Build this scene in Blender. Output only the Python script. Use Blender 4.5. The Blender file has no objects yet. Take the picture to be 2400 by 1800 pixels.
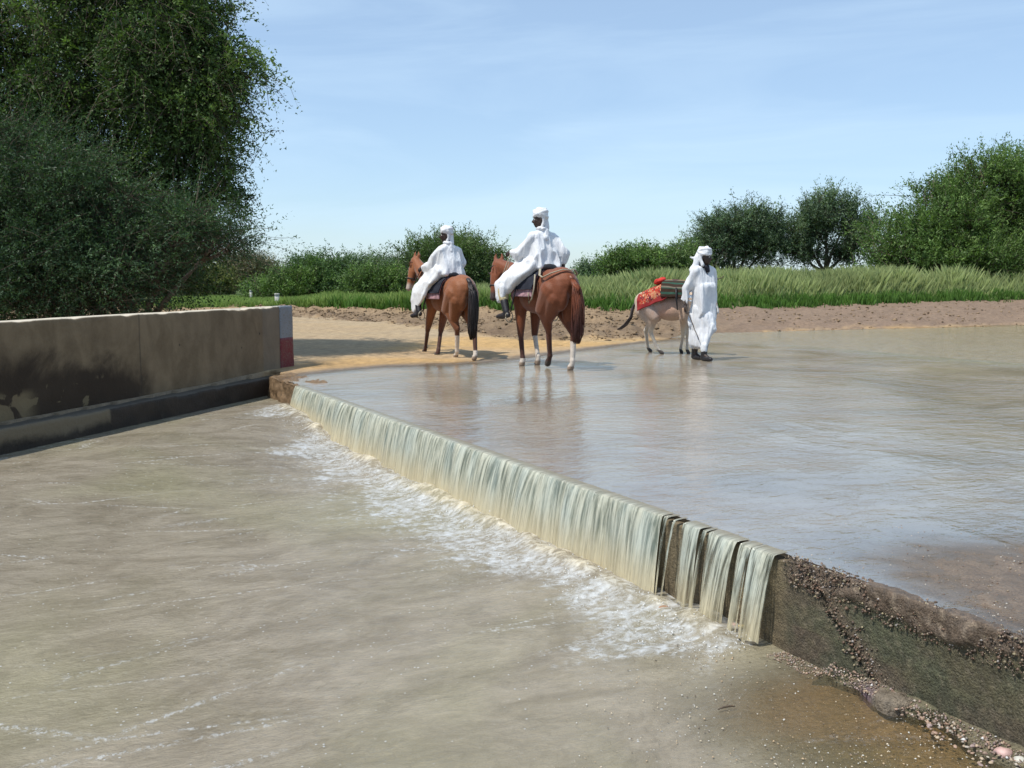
import bpy, math, random
import numpy as np
from mathutils import Vector, Matrix

# ---------------------------------------------------------------- camera, sky, sun, exposure
S = bpy.context.scene
COL = S.collection
CAM_H = 1.3
PITCH = 6.2
FPX = 2300.0
cam = bpy.data.cameras.new('camera')
cam.sensor_width = 36.0
cam.lens = 36.0 * FPX / 2400.0
cam.clip_start = 0.05
cam.clip_end = 6000
camo = bpy.data.objects.new('camera', cam)
camo.location = (0, 0, CAM_H)
camo.rotation_euler = (math.radians(90 - PITCH), 0, 0)
COL.objects.link(camo)
S.camera = camo

SUN_VEC = Vector((-0.50, -0.33, 1.12)).normalized()      # towards the sun
elev = math.asin(SUN_VEC.z)
azim = math.atan2(SUN_VEC.x, SUN_VEC.y)                  # clockwise from +Y
sun = bpy.data.lights.new('sun', 'SUN')
sun.energy = 4.6
sun.angle = math.radians(0.53)
sun.color = (1.0, 0.955, 0.88)
suno = bpy.data.objects.new('sun', sun)
suno.rotation_euler = SUN_VEC.to_track_quat('Z', 'Y').to_euler()
COL.objects.link(suno)

W = bpy.data.worlds.new('World')
S.world = W
W.use_nodes = True
wn = W.node_tree
wn.nodes.clear()
def wnode(t, **k):
    n = wn.nodes.new(t)
    for a, b in k.items():
        setattr(n, a, b)
    return n
w_out = wnode('ShaderNodeOutputWorld')
w_bg = wnode('ShaderNodeBackground')
sky = wnode('ShaderNodeTexSky', sky_type='NISHITA', sun_disc=False, sun_elevation=elev, sun_rotation=azim,
            altitude=400, air_density=1.0, dust_density=0.6, ozone_density=1.6)
w_bg.inputs['Strength'].default_value = 0.135
tc = wnode('ShaderNodeTexCoord')
mp = wnode('ShaderNodeMapping')
mp.inputs['Scale'].default_value = (1.1, 1.1, 8.0)
mp.inputs['Rotation'].default_value = (0.0, 0.16, 0.5)
nz = wnode('ShaderNodeTexNoise')
nz.inputs['Scale'].default_value = 1.7
nz.inputs['Detail'].default_value = 7
nz.inputs['Roughness'].default_value = 0.55
nz.inputs['Distortion'].default_value = 0.7
rmp = wnode('ShaderNodeMapRange')
rmp.inputs['From Min'].default_value = 0.46
rmp.inputs['From Max'].default_value = 0.82
rmp.inputs['To Min'].default_value = 0.34
rmp.inputs['To Max'].default_value = 0.74
mixc = wnode('ShaderNodeMix', data_type='RGBA')
mixc.inputs[7].default_value = (5.3, 6.9, 8.4, 1)
L = wn.links.new
L(tc.outputs['Generated'], mp.inputs['Vector'])
L(mp.outputs[0], nz.inputs['Vector'])
L(nz.outputs[0], rmp.inputs['Value'])
L(rmp.outputs[0], mixc.inputs[0])
tint = wnode('ShaderNodeMix', data_type='RGBA', blend_type='MULTIPLY')
tint.inputs[0].default_value = 1.0
tint.inputs[7].default_value = (0.89, 0.99, 1.10, 1)
L(sky.outputs[0], tint.inputs[6])
L(tint.outputs[2], mixc.inputs[6])
L(mixc.outputs[2], w_bg.inputs['Color'])
L(w_bg.outputs[0], w_out.inputs[0])

S.view_settings.view_transform = 'Standard'
S.view_settings.look = 'None'
S.view_settings.exposure = 0.0
S.view_settings.gamma = 1.0
S.view_settings.use_curve_mapping = False
S.cycles.max_bounces = 6
S.cycles.transparent_max_bounces = 12
S.cycles.caustics_reflective = False
S.cycles.caustics_refractive = False

# ---------------------------------------------------------------- helpers
_ps, _pc = math.sin(math.radians(PITCH)), math.cos(math.radians(PITCH))
def ray(u, v):
    x = (u - 1200) / FPX
    y = -(v - 900) / FPX
    return x, _pc + y * _ps, -_ps + y * _pc
def P(u, v, z=0.0):
    "ground point of photo pixel at height z"
    a, b, c = ray(u, v)
    t = (z - CAM_H) / c
    return (a * t, b * t)
def PD(u, v, d):
    "point of a photo pixel at distance d along y"
    a, b, c = ray(u, v)
    t = d / b
    return (a * t, d, CAM_H + c * t)

def _h(ix, iy, iz, seed):
    n = (ix.astype(np.int64) * 374761393 + iy.astype(np.int64) * 668265263 + iz.astype(np.int64) * 2147483647 + seed * 1274126177) & 0xffffffff
    n = ((n ^ (n >> 13)) * 1274126177) & 0xffffffff
    n = ((n ^ (n >> 16)) * 2246822519) & 0xffffffff
    return ((n ^ (n >> 15)) & 0xffffff) / float(0xffffff)
def vn(x, y, z=None, seed=0):
    x = np.asarray(x, float); y = np.asarray(y, float)
    z = np.zeros_like(x) if z is None else np.asarray(z, float)
    x, y, z = np.broadcast_arrays(x, y, z)
    ix, iy, iz = np.floor(x), np.floor(y), np.floor(z)
    fx, fy, fz = x - ix, y - iy, z - iz
    fx, fy, fz = [f * f * (3 - 2 * f) for f in (fx, fy, fz)]
    ix, iy, iz = ix.astype(np.int64), iy.astype(np.int64), iz.astype(np.int64)
    r = 0
    for a in (0, 1):
        for b in (0, 1):
            for c in (0, 1):
                w = (fx if a else 1 - fx) * (fy if b else 1 - fy) * (fz if c else 1 - fz)
                r = r + w * _h(ix + a, iy + b, iz + c, seed)
    return r * 2 - 1
def fbm(x, y, z=None, seed=0, oct=4):
    r = 0; a = 0.5; f = 1.0
    for i in range(oct):
        r = r + a * vn(np.asarray(x) * f, np.asarray(y) * f, None if z is None else np.asarray(z) * f, seed + i * 17)
        a *= 0.5; f *= 2.03
    return r
def sst(a, b, x):
    t = np.clip((x - a) / (b - a), 0, 1)
    return t * t * (3 - 2 * t)

def tag(o, label=None, cat=None, group=None, kind=None):
    if label: o['label'] = label
    if cat: o['category'] = cat
    if group: o['group'] = group
    if kind: o['kind'] = kind
    return o
def link(name, me, mat=None, parent=None):
    o = bpy.data.objects.new(name, me)
    COL.objects.link(o)
    if mat is not None and me is not None and len(me.materials) == 0:
        me.materials.append(mat)
    if parent is not None: o.parent = parent
    return o
def empty(name, loc=(0, 0, 0), rz=0.0):
    o = bpy.data.objects.new(name, None)
    o.empty_display_size = 0.2
    o.location = loc
    o.rotation_euler = (0, 0, rz)
    COL.objects.link(o)
    return o
def mesh_np(name, V, F, mat=None, parent=None, smooth=True, col=None, uv=None, attrs=None, do_link=True):
    "V (n,3), F (m,3|4) int array or a list of such arrays"
    V = np.asarray(V, np.float32)
    Fs = F if isinstance(F, list) else [F]
    Fs = [np.asarray(f, np.int32) for f in Fs if len(f)]
    me = bpy.data.meshes.new(name)
    me.vertices.add(len(V))
    me.vertices.foreach_set('co', V.ravel())
    loops = np.concatenate([f.ravel() for f in Fs])
    tot = np.concatenate([np.full(len(f), f.shape[1], np.int32) for f in Fs])
    start = np.concatenate([[0], np.cumsum(tot)[:-1]]).astype(np.int32)
    me.loops.add(len(loops))
    me.loops.foreach_set('vertex_index', loops)
    me.polygons.add(len(tot))
    me.polygons.foreach_set('loop_start', start)
    me.polygons.foreach_set('loop_total', tot)
    me.update(calc_edges=True)
    if smooth: me.polygons.foreach_set('use_smooth', np.ones(len(tot), bool))
    if col is not None:
        c = np.ones((len(V), 4), np.float32); c[:, :3] = col
        a = me.color_attributes.new('col', 'FLOAT_COLOR', 'POINT')
        a.data.foreach_set('color', c.ravel())
    if attrs:
        for k, v in attrs.items():
            a = me.attributes.new(k, 'FLOAT', 'POINT')
            a.data.foreach_set('value', np.asarray(v, np.float32))
    if uv is not None:
        l = me.uv_layers.new(name='uv')
        l.data.foreach_set('uv', np.asarray(uv, np.float32)[loops].ravel())
    me.validate()
    if mat is not None: me.materials.append(mat)
    if not do_link: return me
    return link(name, me, None, parent)
def grid_faces(nr, nc, off=0):
    i = np.arange(nr * nc).reshape(nr, nc) + off
    return np.stack([i[:-1, :-1], i[:-1, 1:], i[1:, 1:], i[1:, :-1]], -1).reshape(-1, 4)
def merge(parts):
    Vs, F = [], {}
    o = 0
    for V, Fa in parts:
        V = np.asarray(V, float)
        for f in (Fa if isinstance(Fa, list) else [Fa]):
            f = np.asarray(f, int)
            if len(f): F.setdefault(f.shape[1], []).append(f + o)
        Vs.append(V); o += len(V)
    return np.concatenate(Vs), [np.concatenate(f) for f in F.values()]

def ell(c, r, rot=None, nu=18, nv=11):
    u = np.linspace(0, 2 * np.pi, nu, endpoint=False)
    v = np.linspace(0, np.pi, nv)[1:-1]
    ring = np.stack([np.outer(np.sin(v), np.cos(u)), np.outer(np.sin(v), np.sin(u)), np.outer(np.cos(v), np.ones(nu))], -1).reshape(-1, 3)
    V = np.concatenate([[[0, 0, 1]], ring, [[0, 0, -1]]]) * np.asarray(r, float)
    if rot is not None:
        from mathutils import Euler
        V = V @ np.array(Euler(rot).to_matrix()).T
    V = V + np.asarray(c, float)
    T, Q = [], []
    m = len(v)
    for j in range(nu):
        k = (j + 1) % nu
        T.append((0, 1 + j, 1 + k)); T.append((len(V) - 1, 1 + (m - 1) * nu + k, 1 + (m - 1) * nu + j))
        for i in range(m - 1):
            Q.append((1 + i * nu + j, 1 + (i + 1) * nu + j, 1 + (i + 1) * nu + k, 1 + i * nu + k))
    return V, [np.array(T), np.array(Q)]
def frame(d):
    d = d / (np.linalg.norm(d) + 1e-9)
    a = np.array([0, 0, 1.0]) if abs(d[2]) < 0.9 else np.array([1.0, 0, 0])
    x = np.cross(a, d); x /= np.linalg.norm(x)
    return x, np.cross(d, x), d
def cap(p0, r0, p1, r1, n=14):
    p0, p1 = np.asarray(p0, float), np.asarray(p1, float)
    x, y, d = frame(p1 - p0)
    th = np.linspace(0, 2 * np.pi, n, endpoint=False)
    cs = np.outer(np.cos(th), x) + np.outer(np.sin(th), y)
    rings = []
    for a in (80, 55, 28, 0):
        a = math.radians(a); rings.append(p0 - d * r0 * math.sin(a) + cs * r0 * math.cos(a))
    for a in (0, 28, 55, 80):
        a = math.radians(a); rings.append(p1 + d * r1 * math.sin(a) + cs * r1 * math.cos(a))
    V = np.concatenate(rings + [[p0 - d * r0], [p1 + d * r1]])
    Q = []; T = []
    R = len(rings)
    for i in range(R - 1):
        for j in range(n):
            k = (j + 1) % n
            Q.append((i * n + j, i * n + k, (i + 1) * n + k, (i + 1) * n + j))
    for j in range(n):
        k = (j + 1) % n
        T.append((R * n, k, j)); T.append((R * n + 1, (R - 1) * n + j, (R - 1) * n + k))
    return V, [np.array(T), np.array(Q)]
def path(pts, rs, n=14):
    return [cap(pts[i], rs[i], pts[i + 1], rs[i + 1], n) for i in range(len(pts) - 1)]
def tube(pts, rs, n=6, flat=1.0):
    "open-ended swept tube (closed with fans)"
    pts = np.asarray(pts, float); m = len(pts)
    rs = np.full(m, rs) if np.isscalar(rs) else np.asarray(rs, float)
    th = np.linspace(0, 2 * np.pi, n, endpoint=False)
    V = []
    for i in range(m):
        d = pts[min(i + 1, m - 1)] - pts[max(i - 1, 0)]
        x, y, _ = frame(d)
        V.append(pts[i] + rs[i] * (np.outer(np.cos(th), x) + flat * np.outer(np.sin(th), y)))
    V = np.concatenate(V + [pts[:1], pts[-1:]])
    Q, T = [], []
    for i in range(m - 1):
        for j in range(n):
            k = (j + 1) % n
            Q.append((i * n + j, i * n + k, (i + 1) * n + k, (i + 1) * n + j))
    for j in range(n):
        k = (j + 1) % n
        T.append((m * n, k, j)); T.append((m * n + 1, (m - 1) * n + j, (m - 1) * n + k))
    return V, [np.array(T), np.array(Q)]
def boxp(c, s, rz=0.0):
    V = np.array([(x, y, z) for x in (-.5, .5) for y in (-.5, .5) for z in (-.5, .5)], float) * s
    cz, sz = math.cos(rz), math.sin(rz)
    V = np.stack([V[:, 0] * cz - V[:, 1] * sz, V[:, 0] * sz + V[:, 1] * cz, V[:, 2]], -1) + np.asarray(c, float)
    return V, np.array([(0, 1, 3, 2), (4, 6, 7, 5), (0, 4, 5, 1), (2, 3, 7, 6), (0, 2, 6, 4), (1, 5, 7, 3)])
def fuse(prims, vox=0.012, smooth=4):
    "union of closed shapes as one continuous surface: returns V, F"
    V, F = merge(prims)
    me = mesh_np('tmp', V, F, do_link=False)
    ob = bpy.data.objects.new('tmp', me); COL.objects.link(ob)
    m = ob.modifiers.new('r', 'REMESH'); m.mode = 'VOXEL'; m.voxel_size = vox
    if smooth:
        s = ob.modifiers.new('s', 'SMOOTH'); s.factor = 0.5; s.iterations = smooth
    dg = bpy.context.evaluated_depsgraph_get()
    me2 = bpy.data.meshes.new_from_object(ob.evaluated_get(dg))
    bpy.data.objects.remove(ob); bpy.data.meshes.remove(me)
    n = len(me2.vertices)
    V = np.empty(n * 3, np.float32); me2.vertices.foreach_get('co', V); V = V.reshape(-1, 3).astype(float)
    N = np.empty(n * 3, np.float32); me2.vertices.foreach_get('normal', N); N = N.reshape(-1, 3).astype(float)
    tot = np.empty(len(me2.polygons), np.int32); me2.polygons.foreach_get('loop_total', tot)
    lv = np.empty(len(me2.loops), np.int32); me2.loops.foreach_get('vertex_index', lv)
    st = np.concatenate([[0], np.cumsum(tot)[:-1]])
    F = []
    for k in (3, 4):
        s = st[tot == k]
        if len(s): F.append(lv[s[:, None] + np.arange(k)])
    bpy.data.meshes.remove(me2)
    return V, N, F

def hull(balls, n=12):
    "convex wrap round a set of balls ((x,y,z), r) - cloth hanging between them"
    import bmesh
    pts = np.concatenate([ell(c, [r] * 3, None, n, 7)[0] for c, r in balls])
    bm = bmesh.new()
    for p in pts: bm.verts.new(p)
    r = bmesh.ops.convex_hull(bm, input=bm.verts)
    bmesh.ops.delete(bm, geom=list({g for g in r['geom_interior'] + r['geom_unused'] if isinstance(g, bmesh.types.BMVert)}), context='VERTS')
    bmesh.ops.triangulate(bm, faces=bm.faces); bmesh.ops.recalc_face_normals(bm, faces=bm.faces); bm.verts.index_update()
    V = np.array([v.co[:] for v in bm.verts]); F = np.array([[v.index for v in f.verts] for f in bm.faces]); bm.free()
    return V, F
# ---------------------------------------------------------------- materials
class Mat:
    def __init__(self, name):
        self.m = bpy.data.materials.new(name); self.m.use_nodes = True
        self.t = self.m.node_tree; self.t.nodes.clear()
        self.out = self.n('ShaderNodeOutputMaterial')
    def n(self, t, **k):
        n = self.t.nodes.new(t)
        for a, b in k.items(): setattr(n, a, b)
        return n
    def l(self, a, b): self.t.links.new(a, b)
    def val(self, sock, v):
        if hasattr(v, 'is_linked') or hasattr(v, 'links'): self.l(v, sock)
        else: sock.default_value = v if not (isinstance(v, tuple) and len(v) == 3) else (*v, 1)
    def coord(self, kind='Object', scale=(1, 1, 1), rot=(0, 0, 0)):
        if kind == 'uv': c = self.n('ShaderNodeUVMap', uv_map='uv').outputs[0]
        else: c = self.n('ShaderNodeTexCoord').outputs[kind]
        m = self.n('ShaderNodeMapping'); m.inputs['Scale'].default_value = scale; m.inputs['Rotation'].default_value = rot
        self.l(c, m.inputs['Vector']); return m.outputs[0]
    def noise(self, vec, scale=5, detail=5, rough=.55, dist=0.0):
        n = self.n('ShaderNodeTexNoise'); self.l(vec, n.inputs['Vector'])
        n.inputs['Scale'].default_value = scale; n.inputs['Detail'].default_value = detail
        n.inputs['Roughness'].default_value = rough; n.inputs['Distortion'].default_value = dist
        return n.outputs[0]
    def voro(self, vec, scale=5, out='Distance', feat='F1'):
        n = self.n('ShaderNodeTexVoronoi', feature=feat); self.l(vec, n.inputs['Vector']); n.inputs['Scale'].default_value = scale
        return n.outputs[out]
    def rng(self, v, a, b, c=0.0, d=1.0, smooth=True):
        n = self.n('ShaderNodeMapRange'); n.interpolation_type = 'SMOOTHSTEP' if smooth else 'LINEAR'
        self.val(n.inputs['Value'], v)
        for k, x in zip(('From Min', 'From Max', 'To Min', 'To Max'), (a, b, c, d)): self.val(n.inputs[k], x)
        return n.outputs[0]
    def mix(self, f, a, b, blend='MIX'):
        n = self.n('ShaderNodeMix', data_type='RGBA', blend_type=blend)
        self.val(n.inputs[0], f); self.val(n.inputs[6], a); self.val(n.inputs[7], b); return n.outputs[2]
    def math(self, op, a, b=0.0, clamp=False):
        n = self.n('ShaderNodeMath', operation=op, use_clamp=clamp); self.val(n.inputs[0], a); self.val(n.inputs[1], b); return n.outputs[0]
    def attr(self, name, out='Fac'):
        return self.n('ShaderNodeAttribute', attribute_name=name).outputs[out]
    def bump(self, h, strength=.3, dist=.02, normal=None):
        n = self.n('ShaderNodeBump'); self.l(h, n.inputs['Height']); n.inputs['Strength'].default_value = strength
        n.inputs['Distance'].default_value = dist
        if normal is not None: self.l(normal, n.inputs['Normal'])
        return n.outputs[0]
    def bsdf(self, color, rough=.8, normal=None, spec=.5, **k):
        n = self.n('ShaderNodeBsdfPrincipled')
        self.val(n.inputs['Base Color'], color); self.val(n.inputs['Roughness'], rough)
        self.val(n.inputs['Specular IOR Level'], spec)
        if normal is not None: self.l(normal, n.inputs['Normal'])
        for a, b in k.items(): self.val(n.inputs[a.replace('_', ' ')], b)
        return n.outputs[0]
    def sh(self, f, a, b):
        n = self.n('ShaderNodeMixShader'); self.val(n.inputs[0], f); self.l(a, n.inputs[1]); self.l(b, n.inputs[2]); return n.outputs[0]
    def done(self, s):
        self.l(s, self.out.inputs[0]); return self.m
def simple(name, color, rough=.7, nscale=30, var=.25, bumps=.2, spec=.4, sheen=0.0):
    m = Mat(name); c = m.coord()
    n = m.noise(c, nscale, 5)
    lo = tuple(x * (1 - var) for x in color); hi = tuple(min(1, x * (1 + var)) for x in color)
    return m.done(m.bsdf(m.mix(m.rng(n, .3, .7), lo, hi), rough, m.bump(n, bumps, .01), spec))
# ---------------------------------------------------------------- layout lines
A0 = np.array(P(700, 905)); B0 = np.array(P(2400, 1500))
D_ = (B0 - A0) / np.linalg.norm(B0 - A0)               # along the weir, far -> near
N_ = np.array([D_[1], -D_[0]])                         # out over the lower pool
if N_[0] > 0: N_ = -N_
def to_sn(x, y):
    dx, dy = x - A0[0], y - A0[1]
    return dx * D_[0] + dy * D_[1], dx * N_[0] + dy * N_[1]
def from_sn(s, n):
    return A0[0] + s * D_[0] + n * N_[0], A0[1] + s * D_[1] + n * N_[1]
LEDGE_Z = -0.05
W1 = np.array(P(688, 868, LEDGE_Z)); W0 = np.array(P(0, 995, LEDGE_Z))
WD = (W0 - W1) / np.linalg.norm(W0 - W1)               # along the parapet, far -> near
WN = np.array([-WD[1], WD[0]])                         # from the parapet towards the pool
if WN[0] < 0: WN = -WN
def to_wall(x, y):
    dx, dy = x - W1[0], y - W1[1]
    return dx * WD[0] + dy * WD[1], dx * WN[0] + dy * WN[1]
S_FAR = -1.45                                          # the weir runs on this far past the falls to the ledge

def curve(pts):
    pts = sorted(pts); X = np.array([p[0] for p in pts]); Y = np.array([p[1] for p in pts])
    return lambda x: np.interp(x, X, Y)
edge_px = [(689, 879), (758, 870), (894, 857), (1057, 853), (1146, 845), (1220, 837), (1350, 820), (1500, 801), (1650, 790), (1700, 785), (1900, 782), (2150, 776), (2400, 770)]
y_edge = curve([(-60, 12.2), (-6, 12.6)] + [P(u, v) for u, v in edge_px] + [(30, 29), (200, 60)])
y_base = curve([(-60, 34), (-12, 33)] + [P(u, v, .08) for u, v in [(688, 742), (894, 756), (1084, 777), (1220, 791), (1450, 787), (1650, 780)]] +
               [(7, 23.8), (13, 26.4), (30, 31), (200, 70)])
y_top = curve([(-60, 38), (-7, 35), (-3.5, 31), (0, 28), (4, 27.6), (8, 29.5), (14, 33), (30, 40), (200, 90)])
z_top = curve([(-60, .2), (-7, .22), (-3.5, .32), (0, .42), (4, .46), (8, .52), (14, .58), (30, .62), (200, .6)])
def pool_z(x, y):
    t, w = to_wall(x, y)
    return -0.455 + 0.17 * (1 - sst(1.1, 3.1, w))
def bed_raise(x, y):
    d = np.hypot((x - 2.4) / 1.0, (y - 3.95) / 1.1)
    return 1 - sst(.15, 1.45, d)
def terrain(x, y, detail=True):
    ye, yb, yt, zt = y_edge(x), y_base(x), y_top(x), z_top(x)
    road = np.where(y > ye, .1 * (1 - np.exp(-np.maximum(y - ye, 0) / 7.0)), np.maximum((y - ye) * .03, -.028))
    road = road + .004
    t = np.clip((y - yb) / np.maximum(yt - yb, .1), 0, 1.0)
    bank = (zt - .07) * (t ** .75) * (t > 0)
    z = np.minimum(road, .11) + bank
    far = np.maximum(y - yt, 0)
    z = z + np.minimum(far * .004, .25)
    s, n = to_sn(x, y)
    up = -n
    # bed behind the upstream edge of the ford is deeper
    deep = sst(9.9, 10.8, up) * sst(-1.0, 1.2, ye - y)
    z = z - deep * .35
    if detail:
        z = z + .010 * fbm(x * 1.3, y * 1.3, seed=3, oct=3) * sst(0, 1, np.abs(y - ye)) 
        z = z + .022 * fbm(x * .35, y * .8, seed=5, oct=3) * (y > ye)
        bm = sst(-.6, .8, y - yb) * (1 - sst(-.5, 2.5, y - yt))
        lumps = np.abs(fbm(x * 2.2, y * 1.6, seed=9, oct=4))
        rough = .55 + .75 * (1 - sst(2.5, 7.0, x))
        z = z + bm * (.20 * lumps - .05 + .10 * fbm(x * .5, y * .5, seed=19, oct=2)) * rough
        z = z + .25 * fbm(x * .06, y * .06, seed=11, oct=3) * sst(3, 30, far)
        ck = np.clip(.13 - np.abs(vn(x * .55 + .3 * vn(x * 2, y * 2, seed=24), y * 1.5, seed=25)), 0, 1) / .13 * sst(.0, .25, fbm(x * .45, y * .6, seed=26))
        z = z - bm * sst(2.0, 5.0, x) * ck * .16
        # wheel tracks along the road
        z = z - .03 * np.exp(-((y - (y_base(x) * .52 + ye * .48)) / .35) ** 2) * (x < 1)
        br = bed_raise(x, y)
        z = z + br * (.034 + .006 * fbm(x * 3.2, y * 3.2, seed=31, oct=5) + .005 * vn(x * 30, y * 30, seed=33))
    return z
def pool_mask(x, y):
    s, n = to_sn(x, y); t, w = to_wall(x, y)
    return (n > -.16) & (w > .08) & (s > S_FAR - 1.0)

# ---------------------------------------------------------------- ground
us = np.concatenate([np.linspace(-1.6, -.62, 40, endpoint=False), np.linspace(-.62, .62, 330), np.linspace(.62, 1.6, 41)[1:]])
ys = [2.0]
while ys[-1] < 60: ys.append(ys[-1] + .0115 * (ys[-1] + 2))
while ys[-1] < 4500: ys.append(ys[-1] * 1.05)
ys = np.concatenate([np.linspace(-60, 1.5, 40), ys])
Yg, Ug = np.meshgrid(ys, us, indexing='ij')
Xg = Ug * (np.maximum(Yg, 0) + 5.5) * np.where(Yg < 2, 1 + (2 - Yg) * .25, 1)
Zg = terrain(Xg, Yg)
pm = pool_mask(Xg, Yg)
Zg = np.where(pm, -.95, Zg)
ye, yb, yt = y_edge(Xg), y_base(Xg), y_top(Xg)
x, y = Xg, Yg
sand = np.array([.46, .325, .185]); sand2 = np.array([.50, .32, .135]); wet = np.array([.20, .145, .09])
mud = np.array([.235, .165, .10]); mud2 = np.array([.17, .115, .07]); pink = np.array([.245, .172, .122]); grassg = np.array([.10, .14, .045]); soil = np.array([.40, .31, .19])
def mixa(a, b, t): return a * (1 - t[..., None]) + b * t[..., None]
n1 = fbm(x * .5, y * .9, seed=41); n2 = fbm(x * 3, y * 3, seed=42)
C = mixa(np.broadcast_to(sand, x.shape + (3,)), sand2, sst(-.15, .35, fbm(x * .25 + y * .05, y * .9, seed=43) + .1))
C = mixa(C, soil, sst(.1, .4, n1) * .5)
trk = sst(.05, .3, fbm(x * .12, (y + x * .25) * 1.6, seed=48))
C = mixa(C, np.array([.40, .26, .13]), trk * .5)
C = mixa(C, wet, 1 - sst(-.15, .5 , y - ye + .35 * n1))
C = mixa(C, wet * .8, (1 - sst(0.0, .1, y - ye)) * .6)
bankm = sst(-.5, .5, y - yb + .5 * n2)
bc = mixa(np.broadcast_to(mud, x.shape + (3,)), mud2, sst(-.2, .3, n2 + .3 * n1))
bc = mixa(bc, pink, sst(3.0, 6.5, x) * .8)
tb = np.clip((y - yb) / (yt - yb), 0, 1)
bc = mixa(bc, np.array([.40, .28, .16]), (sst(.1, .8, tb) * (1 - sst(1, 5, x))) * .55)
C = mixa(C, bc, bankm)
C = mixa(C, grassg, sst(-.3, 1.0, y - yt + .8 * n2))
# behind the parapet: dry sandy verge with patchy green beyond
tw, ww = to_wall(x, y)
beh = (1 - sst(-.4, .4, ww)) * (y < yb)
C = mixa(C, np.array([.37, .29, .19]), beh * .7)
br = bed_raise(x, y)
C = mixa(C, np.array([.19, .14, .10]), br * sst(-.02, 0.05, 12 - y))
C = C * (1 + .25 * vn(x * 11, y * 11, seed=55)[..., None] * .5)
m = Mat('ground_earth')
cc = m.coord()
g1 = m.noise(cc, 9, 8, .65); g2 = m.noise(cc, 90, 3, .6); g3 = m.voro(cc, 14)
wetf = m.attr('wet')
base = m.attr('col', 'Color')
base = m.mix(1.0, base, m.mix(m.rng(g1, .3, .7), (.78, .77, .76), (1.15, 1.14, 1.12)), 'MULTIPLY')
base = m.mix(1.0, base, m.mix(m.rng(g2, .35, .65), (.82, .82, .82), (1.12, 1.12, 1.12)), 'MULTIPLY')
hh = m.math('ADD', m.math('MULTIPLY', g1, .7), m.math('MULTIPLY', g2, .25))
M_ground = m.done(m.bsdf(base, m.rng(wetf, 0, 1, .95, .35, False), m.bump(hh, .9, .05), .35))
wetv = np.clip(1 - sst(-.2, .7, y - ye + .4 * n1), 0, 1) * .9
wetv = np.maximum(wetv, br * (y < 12))
ground = mesh_np('ground', np.stack([Xg, Yg, Zg], -1).reshape(-1, 3), grid_faces(len(ys), len(us)), M_ground, col=C.reshape(-1, 3), attrs={'wet': wetv.ravel()})
tag(ground, kind='structure')

# soil clods strewn over the rough bank
def lumps(cx, cy, cz, size, seed, squash=.6, sub=1):
    "many small irregular stones in one mesh"
    rs = np.random.RandomState(seed)
    t = (1 + 5 ** .5) / 2
    B = np.array([(-1, t, 0), (1, t, 0), (-1, -t, 0), (1, -t, 0), (0, -1, t), (0, 1, t), (0, -1, -t), (0, 1, -t), (t, 0, -1), (t, 0, 1), (-t, 0, -1), (-t, 0, 1)]) / 1.9
    T = np.array([(0, 11, 5), (0, 5, 1), (0, 1, 7), (0, 7, 10), (0, 10, 11), (1, 5, 9), (5, 11, 4), (11, 10, 2), (10, 7, 6), (7, 1, 8), (3, 9, 4), (3, 4, 2), (3, 2, 6), (3, 6, 8), (3, 8, 9), (4, 9, 5), (2, 4, 11), (6, 2, 10), (8, 6, 7), (9, 8, 1)])
    if sub == 0:
        B = np.array([(1, 0, 0), (-1, 0, 0), (0, 1, 0), (0, -1, 0), (0, 0, 1), (0, 0, -1)], float); T = np.array([(0, 2, 4), (2, 1, 4), (1, 3, 4), (3, 0, 4), (2, 0, 5), (1, 2, 5), (3, 1, 5), (0, 3, 5)])
    n = len(cx); nb_ = len(B)
    V = B[None] * (1 + .35 * (rs.rand(n, nb_, 1) - .5))
    V = V * (.6 + .8 * rs.rand(n, 1, 3))
    a = rs.rand(n) * 6.28
    ca, sa = np.cos(a)[:, None], np.sin(a)[:, None]
    X = V[..., 0] * ca - V[..., 1] * sa; Y = V[..., 0] * sa + V[..., 1] * ca
    V = np.stack([X, Y, V[..., 2] * squash], -1) * np.asarray(size)[:, None, None]
    V = V + np.stack([cx, cy, cz], -1)[:, None, :]
    F = T[None] + (np.arange(n) * nb_)[:, None, None]
    return V.reshape(-1, 3), F.reshape(-1, 3)
rs = np.random.RandomState(5)
n = 15000
cx = rs.uniform(-9, 16, n); tt = rs.beta(1.2, 1.5, n); cy = y_base(cx) - .5 + tt * (y_top(cx) - y_base(cx) + .9)
keep = rs.rand(n) < np.where(cx > 4, .18, 1.0) * (.35 + .65 * (fbm(cx * .8, cy * .8, seed=77) > -.05))
cx, cy = cx[keep], cy[keep]
sz = .012 + .05 * rs.rand(len(cx)) ** 3
V, F = lumps(cx, cy, terrain(cx, cy) + sz * .1, sz, 8, .6, 0)
cl = mesh_np('soil_clods', V, F, M_ground, smooth=False,
             col=np.repeat(mud[None] * (.75 + .6 * rs.rand(len(cx), 1)), 6, 0))
tag(cl, 'brown clods of dug earth strewn over the bank', 'soil', kind='stuff')

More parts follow.
